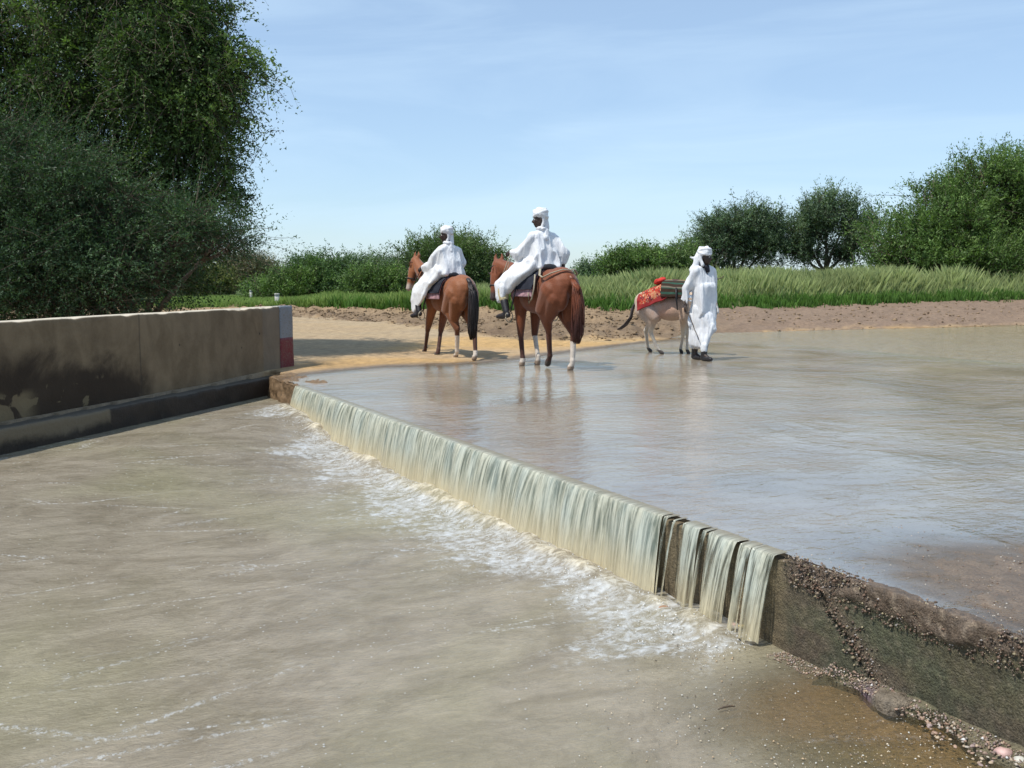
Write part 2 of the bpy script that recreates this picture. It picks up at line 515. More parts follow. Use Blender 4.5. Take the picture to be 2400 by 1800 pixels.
# ---------------------------------------------------------------- water on the ford
m = Mat('muddy_ford_water')
cu = m.coord('uv', (1, 1, 1))
r1 = m.noise(m.coord('uv', (1.9, 1.2, 1), (0, 0, 1.0)), 4.2, 5, .58, .7)
r2 = m.noise(m.coord('uv', (1.8, 1.1, 1), (0, 0, 1.0)), 15.0, 3, .6, .4)
r3 = m.noise(m.coord('uv', (1, 1, 1)), .55, 4, .6, 1.2)
upm = m.attr('up'); dep = m.attr('depth')
silt = m.mix(m.rng(m.noise(m.coord('uv', (1, .45, 1), (0, 0, .4)), .8, 5, .6, 1.0), .35, .7), (.32, .268, .208), (.39, .332, .250))
silt = m.mix(upm, silt, m.mix(m.rng(m.math('ADD', m.math('MULTIPLY', r2, .5), m.math('MULTIPLY', r1, .5)), .40, .60), (.22, .185, .115), (.38, .33, .215)))
h = m.math('ADD', m.math('MULTIPLY', r1, 1.0), m.math('MULTIPLY', r2, .28))
calm = m.rng(r3, .35, .65, .35, 1.0)
hn = m.math('MULTIPLY', h, calm)
hn = m.math('ADD', hn, m.math('MULTIPLY', m.math('MULTIPLY', h, upm), 1.3))
nb = m.bump(hn, .42, .03)
dif = m.n('ShaderNodeBsdfDiffuse'); m.l(silt, dif.inputs[0])
tr = m.n('ShaderNodeBsdfTransparent'); tr.inputs[0].default_value = (.88, .84, .78, 1)
body = m.sh(m.rng(dep, .0, .030, .05, .93), tr.outputs[0], dif.outputs[0])
gl = m.n('ShaderNodeBsdfGlossy'); gl.inputs['Roughness'].default_value = .06; gl.inputs[0].default_value = (1, .92, .84, 1); m.l(nb, gl.inputs['Normal'])
fr = m.n('ShaderNodeFresnel'); fr.inputs[0].default_value = 1.36; m.l(nb, fr.inputs['Normal'])
fac = m.math('MULTIPLY', m.math('MULTIPLY', fr.outputs[0], m.rng(dep, 0, .014, .22, 1.0)), m.rng(upm, 0, 1, .54, .50, False), True)
M_ford = m.done(m.sh(fac, body, gl.outputs[0]))
sg = np.concatenate([np.linspace(-42, -8, 60, endpoint=False), np.linspace(-8, 12, 200)])
ng = -.035 - np.concatenate([np.linspace(0, 12, 140, endpoint=False), np.linspace(12, 52, 60)])
Sg, Ng = np.meshgrid(sg, ng, indexing='ij')
x, y = from_sn(Sg, Ng)
up = -Ng
upf = sst(9.8, 10.25, up + .12 * fbm(Sg * .5, up * .2, seed=61))
z = .0 + .022 * sst(9.6, 10.4, up + .1 * fbm(Sg * .6, up * .2, seed=61))
z = z + .003 * fbm(Sg * 2.2, up * 1.1, seed=62, oct=3) * sst(.3, 1.2, up) * (1 - bed_raise(x, y))
tz = terrain(x, y)
ford = mesh_np('ford_water', np.stack([x, y, z], -1).reshape(-1, 3), grid_faces(*x.shape), M_ford, uv=np.stack([Sg, Ng], -1).reshape(-1, 2),
               attrs={'depth': np.clip(z - tz, 0, 1).ravel(), 'up': upf.ravel()})
tag(ford, kind='structure')

# ---------------------------------------------------------------- weir wall
def y_to_s(u, v): return to_sn(*P(u, v))[0]
S_MAIN = y_to_s(1568, 1206); S_END = y_to_s(1828, 1300)
STREAMS = [(y_to_s(1616, 1223), y_to_s(1660, 1238), .8), (y_to_s(1676, 1243), y_to_s(1748, 1268), 1.0), (y_to_s(1756, 1270), y_to_s(1772, 1279), .7), (y_to_s(1777, 1280), y_to_s(1826, 1299), 1.0)]
sw = np.concatenate([np.linspace(S_FAR, 5.5, 200, endpoint=False), np.linspace(5.5, 9.8, 330), np.linspace(9.8, 13, 40)[1:]])
top_n = np.linspace(-.42, -.015, 22); face_z = np.concatenate([[-.004, -.012], np.linspace(-.022, -.75, 46)])
rows = [(a, 0) for a in top_n] + [(0, b) for b in face_z]
nrm = [(0, 1)] * len(top_n) + [(.6, .8), (.85, .5)] + [(1, 0)] * (len(face_z) - 2)
SS, RN = np.meshgrid(sw, np.array([r[0] for r in rows]), indexing='ij')
_, RZ = np.meshgrid(sw, np.array([r[1] for r in rows]), indexing='ij')
NX = np.broadcast_to(np.array([a[0] for a in nrm]), SS.shape); NZ = np.broadcast_to(np.array([a[1] for a in nrm]), SS.shape)
dry = sst(S_END - .05, S_END + .12, SS); dryfar = 1 - sst(-.15, .05, SS)
nn = fbm(SS * 7, RN * 7 + 3, RZ * 7, seed=70, oct=4)
fine = fbm(SS * 34, RN * 34 + 3, RZ * 34, seed=71, oct=2)
crust = sst(.0, .03, RZ + .115 + .05 * fbm(SS * 4, SS * 0, seed=72) - .02 * (SS - S_END) + .16 * np.exp(-((SS - S_END - .12) / .16) ** 2) * 0) * dry
# an oblique crack running from the rim near the falls down to the base
s_cr = S_END + .10 + (-RZ) * 1.15
crack = np.exp(-((SS - s_cr - .03 * vn(RZ * 22, RZ * 0, seed=73)) / .012) ** 2) * dry * (RZ < -.05)
rimmask = np.exp(-((RN / .10) ** 2)) * np.exp(-((RZ / .06) ** 2))
off = .008 * nn + .003 * fine + crust * (.014 + .014 * nn + .014 * fine + .008 * vn(SS * 16, RN * 16, RZ * 16, seed=69)) * np.where(NX > .5, 1, .22) - crack * .03
off = off + dryfar * .05 * nn
off = off - rimmask * .028 * np.clip(fbm(SS * 5, SS * 0 + 7, seed=74, oct=3) + .25, 0, 1) * np.maximum(dry, dryfar)
base_z = np.where(NX > .1, 0, 0) + RZ - .030 * (1 - dry) - .012 * dry * (NX < .1) * sst(-.05, -.11, RN) + .025 * dryfar
NO = RN + off * NX + (NX == 1) * (-.05) * np.clip(-RZ, 0, 1) * 0
ZO = base_z + off * NZ
x, y = from_sn(SS, NO)
alg = np.array([.096, .086, .050]); brn = np.array([.13, .095, .068]); conc = np.array([.20, .17, .12]); stone = np.array([.45, .36, .27]); earth = np.array([.19, .125, .07])
C = mixa(np.broadcast_to(alg, SS.shape + (3,)), brn * .75, sst(-.1, .35, fbm(SS * 2.2, RZ * 4, seed=75) + .35 * (RZ < -.3)) * .8)
C = mixa(C, np.array([.068, .078, .044]), sst(.05, .4, fbm(SS * 3, RZ * 3, seed=76)) * .7)
C = mixa(C, brn, crust)
C = mixa(C, brn * 1.2, np.broadcast_to(NX < .1, SS.shape) * .8)
speck = sst(.42, .55, vn(SS * 60, RN * 60, RZ * 60, seed=78)) * np.maximum(crust * .35, .12 * dry) * (NX > .5)
C = mixa(C, stone, speck)
band = np.exp(-((SS - s_cr - .07) / .07) ** 2) * dry
C = mixa(C, brn * 1.15, band * .7)
C = mixa(C, np.array([.17, .135, .08]) * (1 + .5 * nn[..., None]), (1 - dry) * (1 - dryfar) * .75)
C = mixa(C, earth * (1 + .2 * nn[..., None]), dryfar)
C = C * (1 - .8 * crack[..., None])
m = Mat('weir_concrete'); cc = m.coord()
g = m.noise(cc, 28, 8, .7); g2 = m.noise(cc, 150, 3, .7)
b = m.mix(1.0, m.attr('col', 'Color'), m.mix(m.rng(g, .3, .7), (.62, .62, .60), (1.35, 1.33, 1.28)), 'MULTIPLY')
b = m.mix(1.0, b, m.mix(m.rng(g2, .35, .65), (.7, .7, .7), (1.3, 1.3, 1.3)), 'MULTIPLY')
vv = m.voro(cc, 90); M_weir = m.done(m.bsdf(m.mix(m.rng(vv, .15, .55, 0, .35), b, m.mix(1.0, b, (.72, .70, .68), 'MULTIPLY')), m.rng(g, .3, .7, .45, .8), m.bump(m.math('ADD', m.math('ADD', g, m.math('MULTIPLY', g2, .5)), m.math('MULTIPLY', vv, -.35)), .8, .014), .45))
weir = empty('weir_wall', (*from_sn(4, 0), -.45))
tag(weir, 'low concrete weir with algae and a crumbling pebbly rim, crossing under the falling water', 'weir')
def child_world(o, parent):
    o.parent = parent; o.matrix_parent_inverse = Matrix.Translation(-Vector(parent.location)) if parent.rotation_euler.z == 0 else parent.matrix_world.inverted()
    return o
wm = mesh_np('concrete_wall', np.stack([x, y, ZO], -1).reshape(-1, 3), grid_faces(*SS.shape), M_weir, col=C.reshape(-1, 3))
child_world(wm, weir)
# pebbles standing out of the crumbling rim
rs = np.random.RandomState(12); n = 7000
ps = S_END + .03 + rs.rand(n) ** .9 * 2.6; kind = rs.rand(n)
pz = np.where(kind < .38, -.004 + .006 * rs.rand(n), -rs.rand(n) ** 1.2 * (.13 + .01 * (ps - S_END)))
pn = np.where(kind < .38, -.07 * rs.rand(n) ** 1.5, .004 + .007 * rs.rand(n))
k2 = rs.rand(n) < .12
s3 = S_END + .10 + rs.rand(n) * .5; z3 = -(s3 - S_END - .10) / 1.15
ps = np.where(k2, s3 + .05 * rs.randn(n) + .05, ps); pz = np.where(k2, z3, pz); pn = np.where(k2, .003, pn)
sz = .0018 + .0075 * rs.rand(n) ** 3.2
px, py = from_sn(ps, pn)
V, F = lumps(px, py, pz, sz, 13, .8, 0)
pc = np.array([(.42, .33, .24), (.25, .16, .11), (.16, .12, .09), (.5, .42, .26), (.55, .5, .46)])[rs.choice(5, n, p=[.18, .34, .34, .08, .06])] * .60 * (.7 + .6 * rs.rand(n, 1))
m = Mat('pebble_mix'); cc = m.coord(); g = m.noise(cc, 60, 4)
M_peb = m.done(m.bsdf(m.mix(1.0, m.attr('col', 'Color'), m.mix(g, (.7, .7, .7), (1.25, 1.25, 1.25)), 'MULTIPLY'), .55, m.bump(g, .3, .005), .4))
ag = mesh_np('aggregate', V, F, M_peb, smooth=False, col=np.repeat(pc, 6, 0)); child_world(ag, weir); tag(ag, kind='stuff')

# ---------------------------------------------------------------- falling water
m = Mat('falling_water')
st1 = m.noise(m.coord('uv', (26, 1.3, 1)), 1.0, 5, .6, .1)
st2 = m.noise(m.coord('uv', (95, 1.1, 1)), 1.0, 4, .7, .05)
st3 = m.noise(m.coord('uv', (5, .6, 1)), 1.0, 3, .5, .2)
tt_ = m.attr('t')
sA = m.math('ADD', m.math('MULTIPLY', st1, .6), m.math('MULTIPLY', st2, .4))
col = m.mix(m.rng(sA, .38, .58), (.20, .23, .18), (.70, .70, .56))
col = m.mix(m.rng(st3, .42, .68), col, m.mix(m.rng(sA, .34, .60), (.21, .265, .235), (.68, .72, .62)))
col = m.mix(m.rng(tt_, .6, 1.0, 0, .85), col, (.74, .63, .40))
col = m.mix(m.rng(tt_, .26, .02, 0, .85), col, (.34, .29, .20))
fine_ = m.rng(st2, .62, .72)
col = m.mix(m.math('MULTIPLY', fine_, .6), col, (.8, .82, .74))
nbp = m.bump(sA, 1.0, .03)
bs = m.bsdf(col, .16, nbp, .6)
tl = m.n('ShaderNodeBsdfTranslucent'); m.l(col, tl.inputs[0]); m.l(nbp, tl.inputs['Normal'])
tr = m.n('ShaderNodeBsdfTransparent')
thin = m.attr('thin')
a_ = m.math('MULTIPLY', m.rng(sA, .40, .56, 1.0, 0.0), thin, True)
M_fall = m.done(m.sh(a_, m.sh(.18, bs, tl.outputs[0]), tr.outputs[0]))
def fall(name, s0, s1, seed, thin, narrow=0.0, ds=.012):
    ns_ = max(8, int((s1 - s0) / ds)); ss = np.linspace(s0, s1, ns_); ts = np.linspace(0, 1, 26)
    Sx, T = np.meshgrid(ss, ts, indexing='ij')
    e = np.minimum(Sx - s0, s1 - Sx)
    mid = (s0 + s1) / 2
    Sq = Sx + (mid - Sx) * narrow * T + .04 * T ** 1.5 * 0
    bx, by = from_sn(Sq, .12)
    H = -pool_z(bx, by) - .02
    thr = .125 + .04 * vn(Sx * 1.2, Sx * 0, seed=seed) + .03 * vn(Sx * 5, Sx * 0, seed=seed + 1)
    nn_ = -.055 + .085 * np.minimum(T / .16, 1) + thr * .75 * np.maximum(0, (T - .16) / .84)
    zz = -H * np.maximum(0, (T - .10) / .90) ** 1.75 - .010 * T
    rid = .55 * vn(Sx * 16 , T * .7, seed=seed + 2) + .45 * vn(Sx * 42, T * .9, seed=seed + 3) + .25 * vn(Sx * 90, T * 1.2, seed=seed + 4)
    nn_ = nn_ + (.004 + .020 * T) * rid - .02 * (1 - sst(0, .04, e)) * T
    zz = zz + (1 - T) * .003 + .012 * (1 - T) * T * rid * 3
    zz = zz + T ** 6 * .05 * np.abs(vn(Sx * 22, Sx * 0, seed=seed + 6)) * (narrow > 0)
    x, y = from_sn(Sq, nn_)
    th = np.clip(thin + (1 - sst(0, .03, e)) * .6 * (narrow > 0), 0, 1) * sst(.1, .4, T) 
    o = mesh_np(name, np.stack([x, y, zz], -1).reshape(-1, 3), grid_faces(*Sx.shape), M_fall, uv=np.stack([Sx, T], -1).reshape(-1, 2), attrs={'t': T.ravel(), 'thin': th.ravel()})
    return tag(o, kind='structure')
fall('falling_water', -.02, S_MAIN, 100, .10)
for ua, va, ub, vb in ((1574, 1208, 1582, 1211), (1593, 1215, 1600, 1217), (1664, 1239, 1671, 1242)):
    fall('falling_water', y_to_s(ua, va), y_to_s(ub, vb), 140 + ua, .75, .3, .004)
for i, (a, b, th) in enumerate(STREAMS):
    fall('falling_water', a, b, 110 + i * 7, .62, .25, .006)

# ---------------------------------------------------------------- lower pool
gx = np.arange(-9.5, 4.2, .042); gy = np.concatenate([np.arange(-6, 2.4, .25), np.arange(2.4, 14.6, .042)])
X, Y = np.meshgrid(gx, gy, indexing='xy')
s, n = to_sn(X, Y); t, w = to_wall(X, Y)
act = (1 - sst(S_END - .3, S_END + .15, s)) * sst(-.5, .1, s)
near = np.exp(-np.maximum(n - .1, 0) / .5) * act
mid = np.exp(-np.maximum(n - .1, 0) / 1.7) * act
z = pool_z(X, Y)
z = z + near * (.035 * np.abs(fbm(s * 5, n * 5, seed=81, oct=4)) + .03 * fbm(s * 2.2, n * 3, seed=82)) + mid * .022 * fbm(s * 3.2, n * 1.7, seed=83)
z = z + .009 * fbm(s * 2.0 + .8 * fbm(s, n * .5, seed=79), n * .8, seed=84, oct=3) * sst(0, 1.5, w)
hump = np.exp(-((w - 1.0 - .35 * vn(t * 1.3, t * 0, seed=85)) / .16) ** 2) * sst(.3, 2.0, t) * (1 - sst(5.2, 7, t))
z = z + .022 * hump
mound = np.exp(-((n - .17) / .12) ** 2) * act * (.75 + .35 * vn(s * 2.2, s * 0, seed=86) + .3 * vn(s * 7, n * 7, seed=80))
z = z + .075 * mound
apron = sst(S_END - .5, S_END + .6, s) * (1 - sst(.3, 1.7, n))
foam = near * 1.5 + mid * .40 + .15 * hump
foam = foam * (.75 + .9 * fbm(s * 1.3, n * 1.0, seed=87))
farfoam = np.exp(-((n - 1.3) / 2.2) ** 2) * act * (.24 + .5 * fbm(s * .9, n * .5, seed=88))
foam = np.clip(foam + farfoam, 0, 1.3)
dep = np.clip(.2 - .19 * apron, 0, 1)
keepv = (n > -.05) & (w > .02)
Fq = grid_faces(*X.shape); kf = keepv.ravel()[Fq].any(1)
Fq = Fq[kf]
used = np.unique(Fq); remap = np.zeros(X.size, int); remap[used] = np.arange(len(used))
Vp = np.stack([X, Y, z], -1).reshape(-1, 3)[used]
m = Mat('muddy_pool_water')
s1 = m.noise(m.coord('uv', (1.7, 1.0, 1), (0, 0, .3)), 1.5, 7, .66, 1.2)
s2 = m.noise(m.coord('uv', (1, 1, 1)), .35, 3, .5, .6)
s3 = m.noise(m.coord('uv', (2.0, 1.3, 1), (0, 0, .5)), 12, 4, .66, .7)
s4 = m.noise(m.coord('uv', (1, .8, 1)), 20, 5, .75, .5)
fm = m.attr('foam'); dep_ = m.attr('depth')
mudc = m.mix(m.rng(s1, .32, .66), (.200, .168, .120), (.290, .250, .188))
mudc = m.mix(m.rng(s2, .40, .62, 0, .7), mudc, m.mix(m.rng(s1, .36, .64), (.235, .215, .13), (.27, .245, .15)))
fn = m.math('ADD', m.math('MULTIPLY', s4, .55), m.math('MULTIPLY', m.noise(m.coord('uv', (2.0, 1.0, 1)), 3.2, 5, .65, 1.0), .55))
thr = m.rng(fm, 0, 1.0, .86, .46, False)
fmask = m.rng(m.math('SUBTRACT', fn, thr), -.06, .22)
# thin scum lines drifting away from the falls
ln = m.voro(m.coord('uv', (1.5, .38, 1), (0, 0, .10)), 1.5, 'Distance', 'DISTANCE_TO_EDGE')
dsn = m.noise(m.coord('uv', (6, 6, 1)), 5, 4, .8)
lmask = m.math('MULTIPLY', m.rng(ln, .030, .004), m.rng(dsn, .47, .58))
lmask = m.math('MULTIPLY', lmask, m.rng(m.noise(m.coord('uv'), .9, 3), .46, .58))
spk = m.math('MULTIPLY', m.rng(m.voro(m.coord('uv'), 20), .13, .06), m.rng(m.noise(m.coord('uv'), 2.6, 4, .7), .40, .56))
fall_ = m.math('MAXIMUM', fmask, m.math('MAXIMUM', m.math('MULTIPLY', lmask, .7), m.math('MULTIPLY', spk, 1.0)))
fcol = m.mix(m.rng(s4, .35, .7), (.38, .36, .32), (.60, .62, .62))
fcol = m.mix(m.rng(m.attr('cream'), .25, .9), fcol, m.mix(m.rng(s4, .35, .65), (.52, .43, .27), (.74, .66, .48)))
s6 = m.noise(m.coord('uv', (3.6, 1.8, 1), (0, 0, .3)), 4.0, 7, .75, 1.2)
mudc = m.mix(1.0, mudc, m.mix(m.rng(s6, .3, .7), (.88, .88, .88), (1.10, 1.10, 1.10)), 'MULTIPLY')
colr = m.mix(m.math('MULTIPLY', fall_, .85), mudc, fcol)
s5 = m.noise(m.coord('uv', (3.4, 1.5, 1), (0, 0, .2)), 6, 5, .65, .8)
hh = m.math('ADD', m.math('ADD', m.math('MULTIPLY', s1, .5), m.math('MULTIPLY', s5, .30)), m.math('MULTIPLY', s3, .42))
hh = m.math('ADD', hh, m.math('MULTIPLY', fall_, .12))
nb = m.bump(hh, .9, .045)
dif = m.n('ShaderNodeBsdfDiffuse'); m.l(colr, dif.inputs[0]); m.l(m.bump(m.math('ADD', hh, m.math('MULTIPLY', s4, .3)), .6, .03), dif.inputs['Normal'])
tr = m.n('ShaderNodeBsdfTransparent'); tr.inputs[0].default_value = (.85, .80, .70, 1)
body = m.sh(m.rng(dep_, .0, .12, .10, 1.0), tr.outputs[0], dif.outputs[0])
gl = m.n('ShaderNodeBsdfGlossy'); m.val(gl.inputs['Roughness'], m.rng(fall_, 0, 1, .10, .5)); gl.inputs[0].default_value = (.9, .93, 1, 1); m.l(nb, gl.inputs['Normal'])
fr = m.n('ShaderNodeFresnel'); fr.inputs[0].default_value = 1.33; m.l(nb, fr.inputs['Normal'])
M_pool = m.done(m.sh(m.math('MULTIPLY', fr.outputs[0], .85), body, gl.outputs[0]))
pool = mesh_np('pool_water', Vp, remap[Fq], M_pool, uv=np.stack([s, n], -1).reshape(-1, 2)[used],
               attrs={'foam': foam.ravel()[used], 'cream': np.clip(mound, 0, 1).ravel()[used], 'depth': dep.ravel()[used]})
tag(pool, kind='structure')
# bed under the shallow water: concrete apron with sand
gx = np.arange(-9.6, 4.6, .06); gy = np.concatenate([np.arange(-6, 2.4, .3), np.arange(2.4, 14.8, .06)])
X, Y = np.meshgrid(gx, gy, indexing='xy'); s, n = to_sn(X, Y)
z = pool_z(X, Y) - .09 + .066 * sst(S_END - .6, S_END + .3, s) * (1 - sst(.2, 1.6, n)) + .006 * fbm(X * 3, Y * 3, seed=91)
keepv = (n > -.12) & (to_wall(X, Y)[1] > -.05); Fq = grid_faces(*X.shape); Fq = Fq[keepv.ravel()[Fq].any(1)]
used = np.unique(Fq); remap = np.zeros(X.size, int); remap[used] = np.arange(len(used))
C = mixa(np.broadcast_to(np.array([.27, .20, .115]), X.shape + (3,)), np.array([.19, .165, .085]), sst(-.2, .3, fbm(X * 1.5, Y * 1.5, seed=92)))
C = mixa(C, np.array([.36, .25, .12]), sst(.1, .4, fbm(X * 2, Y * 2, seed=93)) * .5)
m = Mat('apron_sand'); cc = m.coord(); g = m.noise(cc, 70, 6, .7); v_ = m.voro(cc, 75); 
b = m.mix(1.0, m.attr('col', 'Color'), m.mix(m.rng(g, .3, .7), (.72, .72, .70), (1.22, 1.2, 1.18)), 'MULTIPLY')
b = m.mix(m.math('MULTIPLY', m.rng(v_, .22, .10), m.rng(m.noise(cc, 6, 3), .5, .65)), b, (.60, .50, .36))
M_bed = m.done(m.bsdf(b, .6, m.bump(g, .6, .01), .4))
bed = mesh_np('pool_bed', np.stack([X, Y, z], -1).reshape(-1, 3)[used], remap[Fq], M_bed, col=C.reshape(-1, 3)[used])
tag(bed, kind='structure')

# ---------------------------------------------------------------- broken apron edge at the foot of the weir (right)
ap = [P(u, v, -.43) for u, v in [(1905, 1580), (1945, 1582), (2010, 1604), (2045, 1640), (2145, 1672), (2205, 1680), (2290, 1758), (2335, 1776), (2420, 1812)]]
ap_sn = [to_sn(*p) for p in ap] + [(10.5, to_sn(*ap[-1])[1] + .12), (12.5, .5)]
as_, an_ = np.array([a for a, b in ap_sn]), np.array([b for a, b in ap_sn])
ss = np.linspace(as_[0] - .12, 12.0, 420)
outn = np.interp(ss, np.concatenate([[as_[0] - .12], as_]), np.concatenate([[.01], an_])) + .010 * fbm(ss * 9, ss * 0, seed=95)
fr_ = np.concatenate([np.linspace(0, .97, 26), [1.0, 1.0, .985]])
dz_ = np.concatenate([np.zeros(26), [-.006, -.035, -.09]])
S2, FR = np.meshgrid(ss, fr_, indexing='ij'); DZ = np.broadcast_to(dz_, S2.shape)
N2 = -.02 + (outn[:, None] + .02) * FR
taper = sst(as_[0] - .12, as_[0] + .25, S2)
Z2 = -.485 + .055 * taper + DZ + .035 * np.exp(-np.maximum(N2, 0) / .06) * taper + .008 * fbm(S2 * 12, N2 * 12, seed=96)
x, y = from_sn(S2, N2)
C = mixa(np.broadcast_to(np.array([.155, .135, .085]), S2.shape + (3,)), np.array([.10, .10, .055]), sst(-.2, .3, fbm(S2 * 4, N2 * 4, seed=97)))
pur = np.exp(-(((S2 - as_[2] - .06) / .07) ** 2 + ((N2 - .10) / .07) ** 2)); C = mixa(C, np.array([.21, .135, .19]), np.clip(pur, 0, 1) * .9)
apo = mesh_np('apron_slab', np.stack([x, y, Z2], -1).reshape(-1, 3), grid_faces(*S2.shape), M_weir, col=C.reshape(-1, 3))
child_world(apo, weir)

# ---------------------------------------------------------------- parapet wall
LW = 16.0
ts = np.concatenate([np.linspace(-.0, 7, 240), np.linspace(7, LW, 90)[1:]]); TH = .17; TOPZ = .895
prof = [(0.0, z) for z in np.linspace(LEDGE_Z - .03, TOPZ - .02, 30)] + [(-.006, TOPZ - .006)] + [(w, TOPZ) for w in np.linspace(-.02, -TH + .02, 9)] + [(-TH, TOPZ - .02)] + [(-TH, z) for z in np.linspace(TOPZ - .1, -.25, 10)]
PW = np.array([p[0] for p in prof]); PZ = np.array([p[1] for p in prof])
def wall_mesh(t0, t1, name, mat, z0=None, z1=None, proud=0.0, parent=None, endcap=True):
    tt = np.linspace(t0, t1, max(4, int((t1 - t0) / .035)))
    if z0 is None: pw, pz = PW, PZ
    else:
        top = z1 >= TOPZ - .001
        fz = np.linspace(z0, z1 - (.02 if top else 0), 14)
        front = [(proud, z) for z in fz]
        topr = [(proud - .006, z1 - .006)] + [(w, z1) for w in np.linspace(-.02, -TH + .02, 9)] if top else [(w, z1) for w in np.linspace(-.02, -TH + .02, 9)]
        back = [(-TH - proud, z1 - .02)] + [(-TH - proud, z) for z in np.linspace(z1 - .1, z0, 8)]
        pr = front + topr + back; pw = np.array([p[0] for p in pr]); pz = np.array([p[1] for p in pr])
    T, Wv = np.meshgrid(tt, pw, indexing='ij'); _, Z = np.meshgrid(tt, pz, indexing='ij')
    nz_ = .006 * fbm(T * 4, Z * 4, seed=121) + .004 * fbm(T * 17, Z * 17, seed=122, oct=2)
    chip = np.clip(fbm(T * 3.1, T * 0, seed=123, oct=4) - .05, 0, 1) * np.exp(-((Z - TOPZ) / .03) ** 2) * (Wv > -.1)
    Z_ = Z - chip * .035 + .006 * fbm(T * 1.1, T * 0, seed=124) * (Z > TOPZ - .03)
    Wn = Wv + np.where(Wv > -.01, nz_, 0) - chip * .02
    x = W1[0] + WD[0] * T + WN[0] * Wn; y = W1[1] + WD[1] * T + WN[1] * Wn
    V = np.stack([x, y, Z_], -1).reshape(-1, 3); F = [grid_faces(*T.shape)[:, ::-1]]
    uv = np.stack([T, Z], -1).reshape(-1, 2)
    nc = len(pw)
    if endcap:
        for r in (0, len(tt) - 1):
            c = V[r * nc:(r + 1) * nc].mean(0)
            V = np.vstack([V, c]); uv = np.vstack([uv, [tt[r], .4]]); k = len(V) - 1
            i = np.arange(nc) + r * nc; j = np.roll(i, -1)
            F.append(np.stack([i, j, np.full(nc, k)], -1) if r == 0 else np.stack([j, i, np.full(nc, k)], -1))
    return child_world(mesh_np(name, V, F, mat, smooth=True, uv=uv), parent)
m = Mat('stained_render')
cu = m.coord('uv'); sep = m.n('ShaderNodeSeparateXYZ'); m.l(cu, sep.inputs[0]); T_, Z_ = sep.outputs[0], sep.outputs[1]
n1 = m.noise(m.coord('uv', (1, 1, 1)), 1.3, 6, .62, .5); n2 = m.noise(m.coord('uv', (1.7, .9, 1)), 2.2, 6, .66, .5); n3 = m.noise(m.coord('uv'), 30, 5, .7); n4 = m.noise(m.coord('uv'), 3.6, 5, .55, .7)
b = m.mix(m.rng(n2, .3, .7), (.150, .104, .060), (.250, .180, .110))
b = m.mix(m.rng(n1, .45, .7, 0, .6), b, (.115, .078, .045))
b = m.mix(m.rng(n3, .3, .7, 0, .35), b, (.20, .155, .10))
# damp dark area: the near half of the wall, up to two thirds of its height
lim = m.math('ADD', m.rng(T_, 3.0, 5.4, .30, .56), m.math('MULTIPLY', m.math('SUBTRACT', n1, .5), .9))
damp = m.rng(m.math('SUBTRACT', Z_, lim), .10, -.22)
damp = m.math('MULTIPLY', damp, m.rng(m.math('ADD', T_, m.math('MULTIPLY', n4, .5)), 3.4, 3.85))
b = m.mix(m.math('MULTIPLY', damp, .86), b, (.020, .013, .010))
chipm = m.math('MULTIPLY', m.rng(n4, .605, .635), m.rng(Z_, .32, .18))
b = m.mix(m.math('MULTIPLY', chipm, m.rng(T_, 3.3, 3.6)), b, (.155, .12, .07))
pale = m.math('MULTIPLY', m.math('MULTIPLY', m.rng(T_, 5.0, 5.25), m.rng(Z_, .26, .18)), m.rng(n4, .40, .48))
b = m.mix(m.math('MULTIPLY', pale, .9), b, (.19, .145, .085))
lite = m.rng(T_, .86, .80)
b = m.mix(m.math('MULTIPLY', m.rng(m.math('ABSOLUTE', m.math('SUBTRACT', T_, 3.47)), .02, .005), .5), b, (.05, .04, .03))
b = m.mix(m.math('MULTIPLY', lite, .35), b, (.22, .20, .17))
topm = m.rng(Z_, TOPZ - .012, TOPZ - .002)
b = m.mix(topm, b, (.56, .50, .40))
hole = m.voro(m.coord('uv'), 2.1)
b = m.mix(m.math('MULTIPLY', m.rng(hole, .05, .03), .8), b, (.05, .04, .03))
M_wall = m.done(m.bsdf(b, .9, m.bump(m.math('ADD', n3, m.math('MULTIPLY', n4, .8)), .5, .02), .25))
m = Mat('ledge_concrete')
cu = m.coord('uv'); sep = m.n('ShaderNodeSeparateXYZ'); m.l(cu, sep.inputs[0]); T_, Z_ = sep.outputs[0], sep.outputs[1]
n1 = m.noise(cu, 2.2, 6, .65, .5); n3 = m.noise(cu, 30, 5, .7)
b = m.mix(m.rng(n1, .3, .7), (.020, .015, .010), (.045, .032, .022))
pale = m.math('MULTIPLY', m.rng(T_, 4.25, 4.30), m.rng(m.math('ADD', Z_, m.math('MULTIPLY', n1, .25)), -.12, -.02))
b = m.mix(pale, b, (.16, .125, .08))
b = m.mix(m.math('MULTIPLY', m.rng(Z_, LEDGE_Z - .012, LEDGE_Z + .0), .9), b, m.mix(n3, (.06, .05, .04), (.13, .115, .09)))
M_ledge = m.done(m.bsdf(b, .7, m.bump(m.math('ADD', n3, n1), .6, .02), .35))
def paint(name, c):
    m = Mat(name); cc = m.coord(); a = m.noise(cc, 7, 6, .6); f = m.noise(cc, 45, 5, .7)
    col = m.mix(m.rng(a, .35, .7, 0, .45), c, tuple(x * .6 + .05 for x in c))
    col = m.mix(m.math('MULTIPLY', m.rng(f, .53, .62), .8), col, (.16, .13, .10))
    return m.done(m.bsdf(col, .6, m.bump(f, .3, .01), .35))
par = empty('parapet_wall', (float(W1[0] + WD[0] * 3), float(W1[1] + WD[1] * 3), -.5))
tag(par, 'tan rendered parapet wall with dark damp stains and a white and red painted end', 'wall')
wall_mesh(.37, LW, 'wall', M_wall, parent=par)
zr = .44
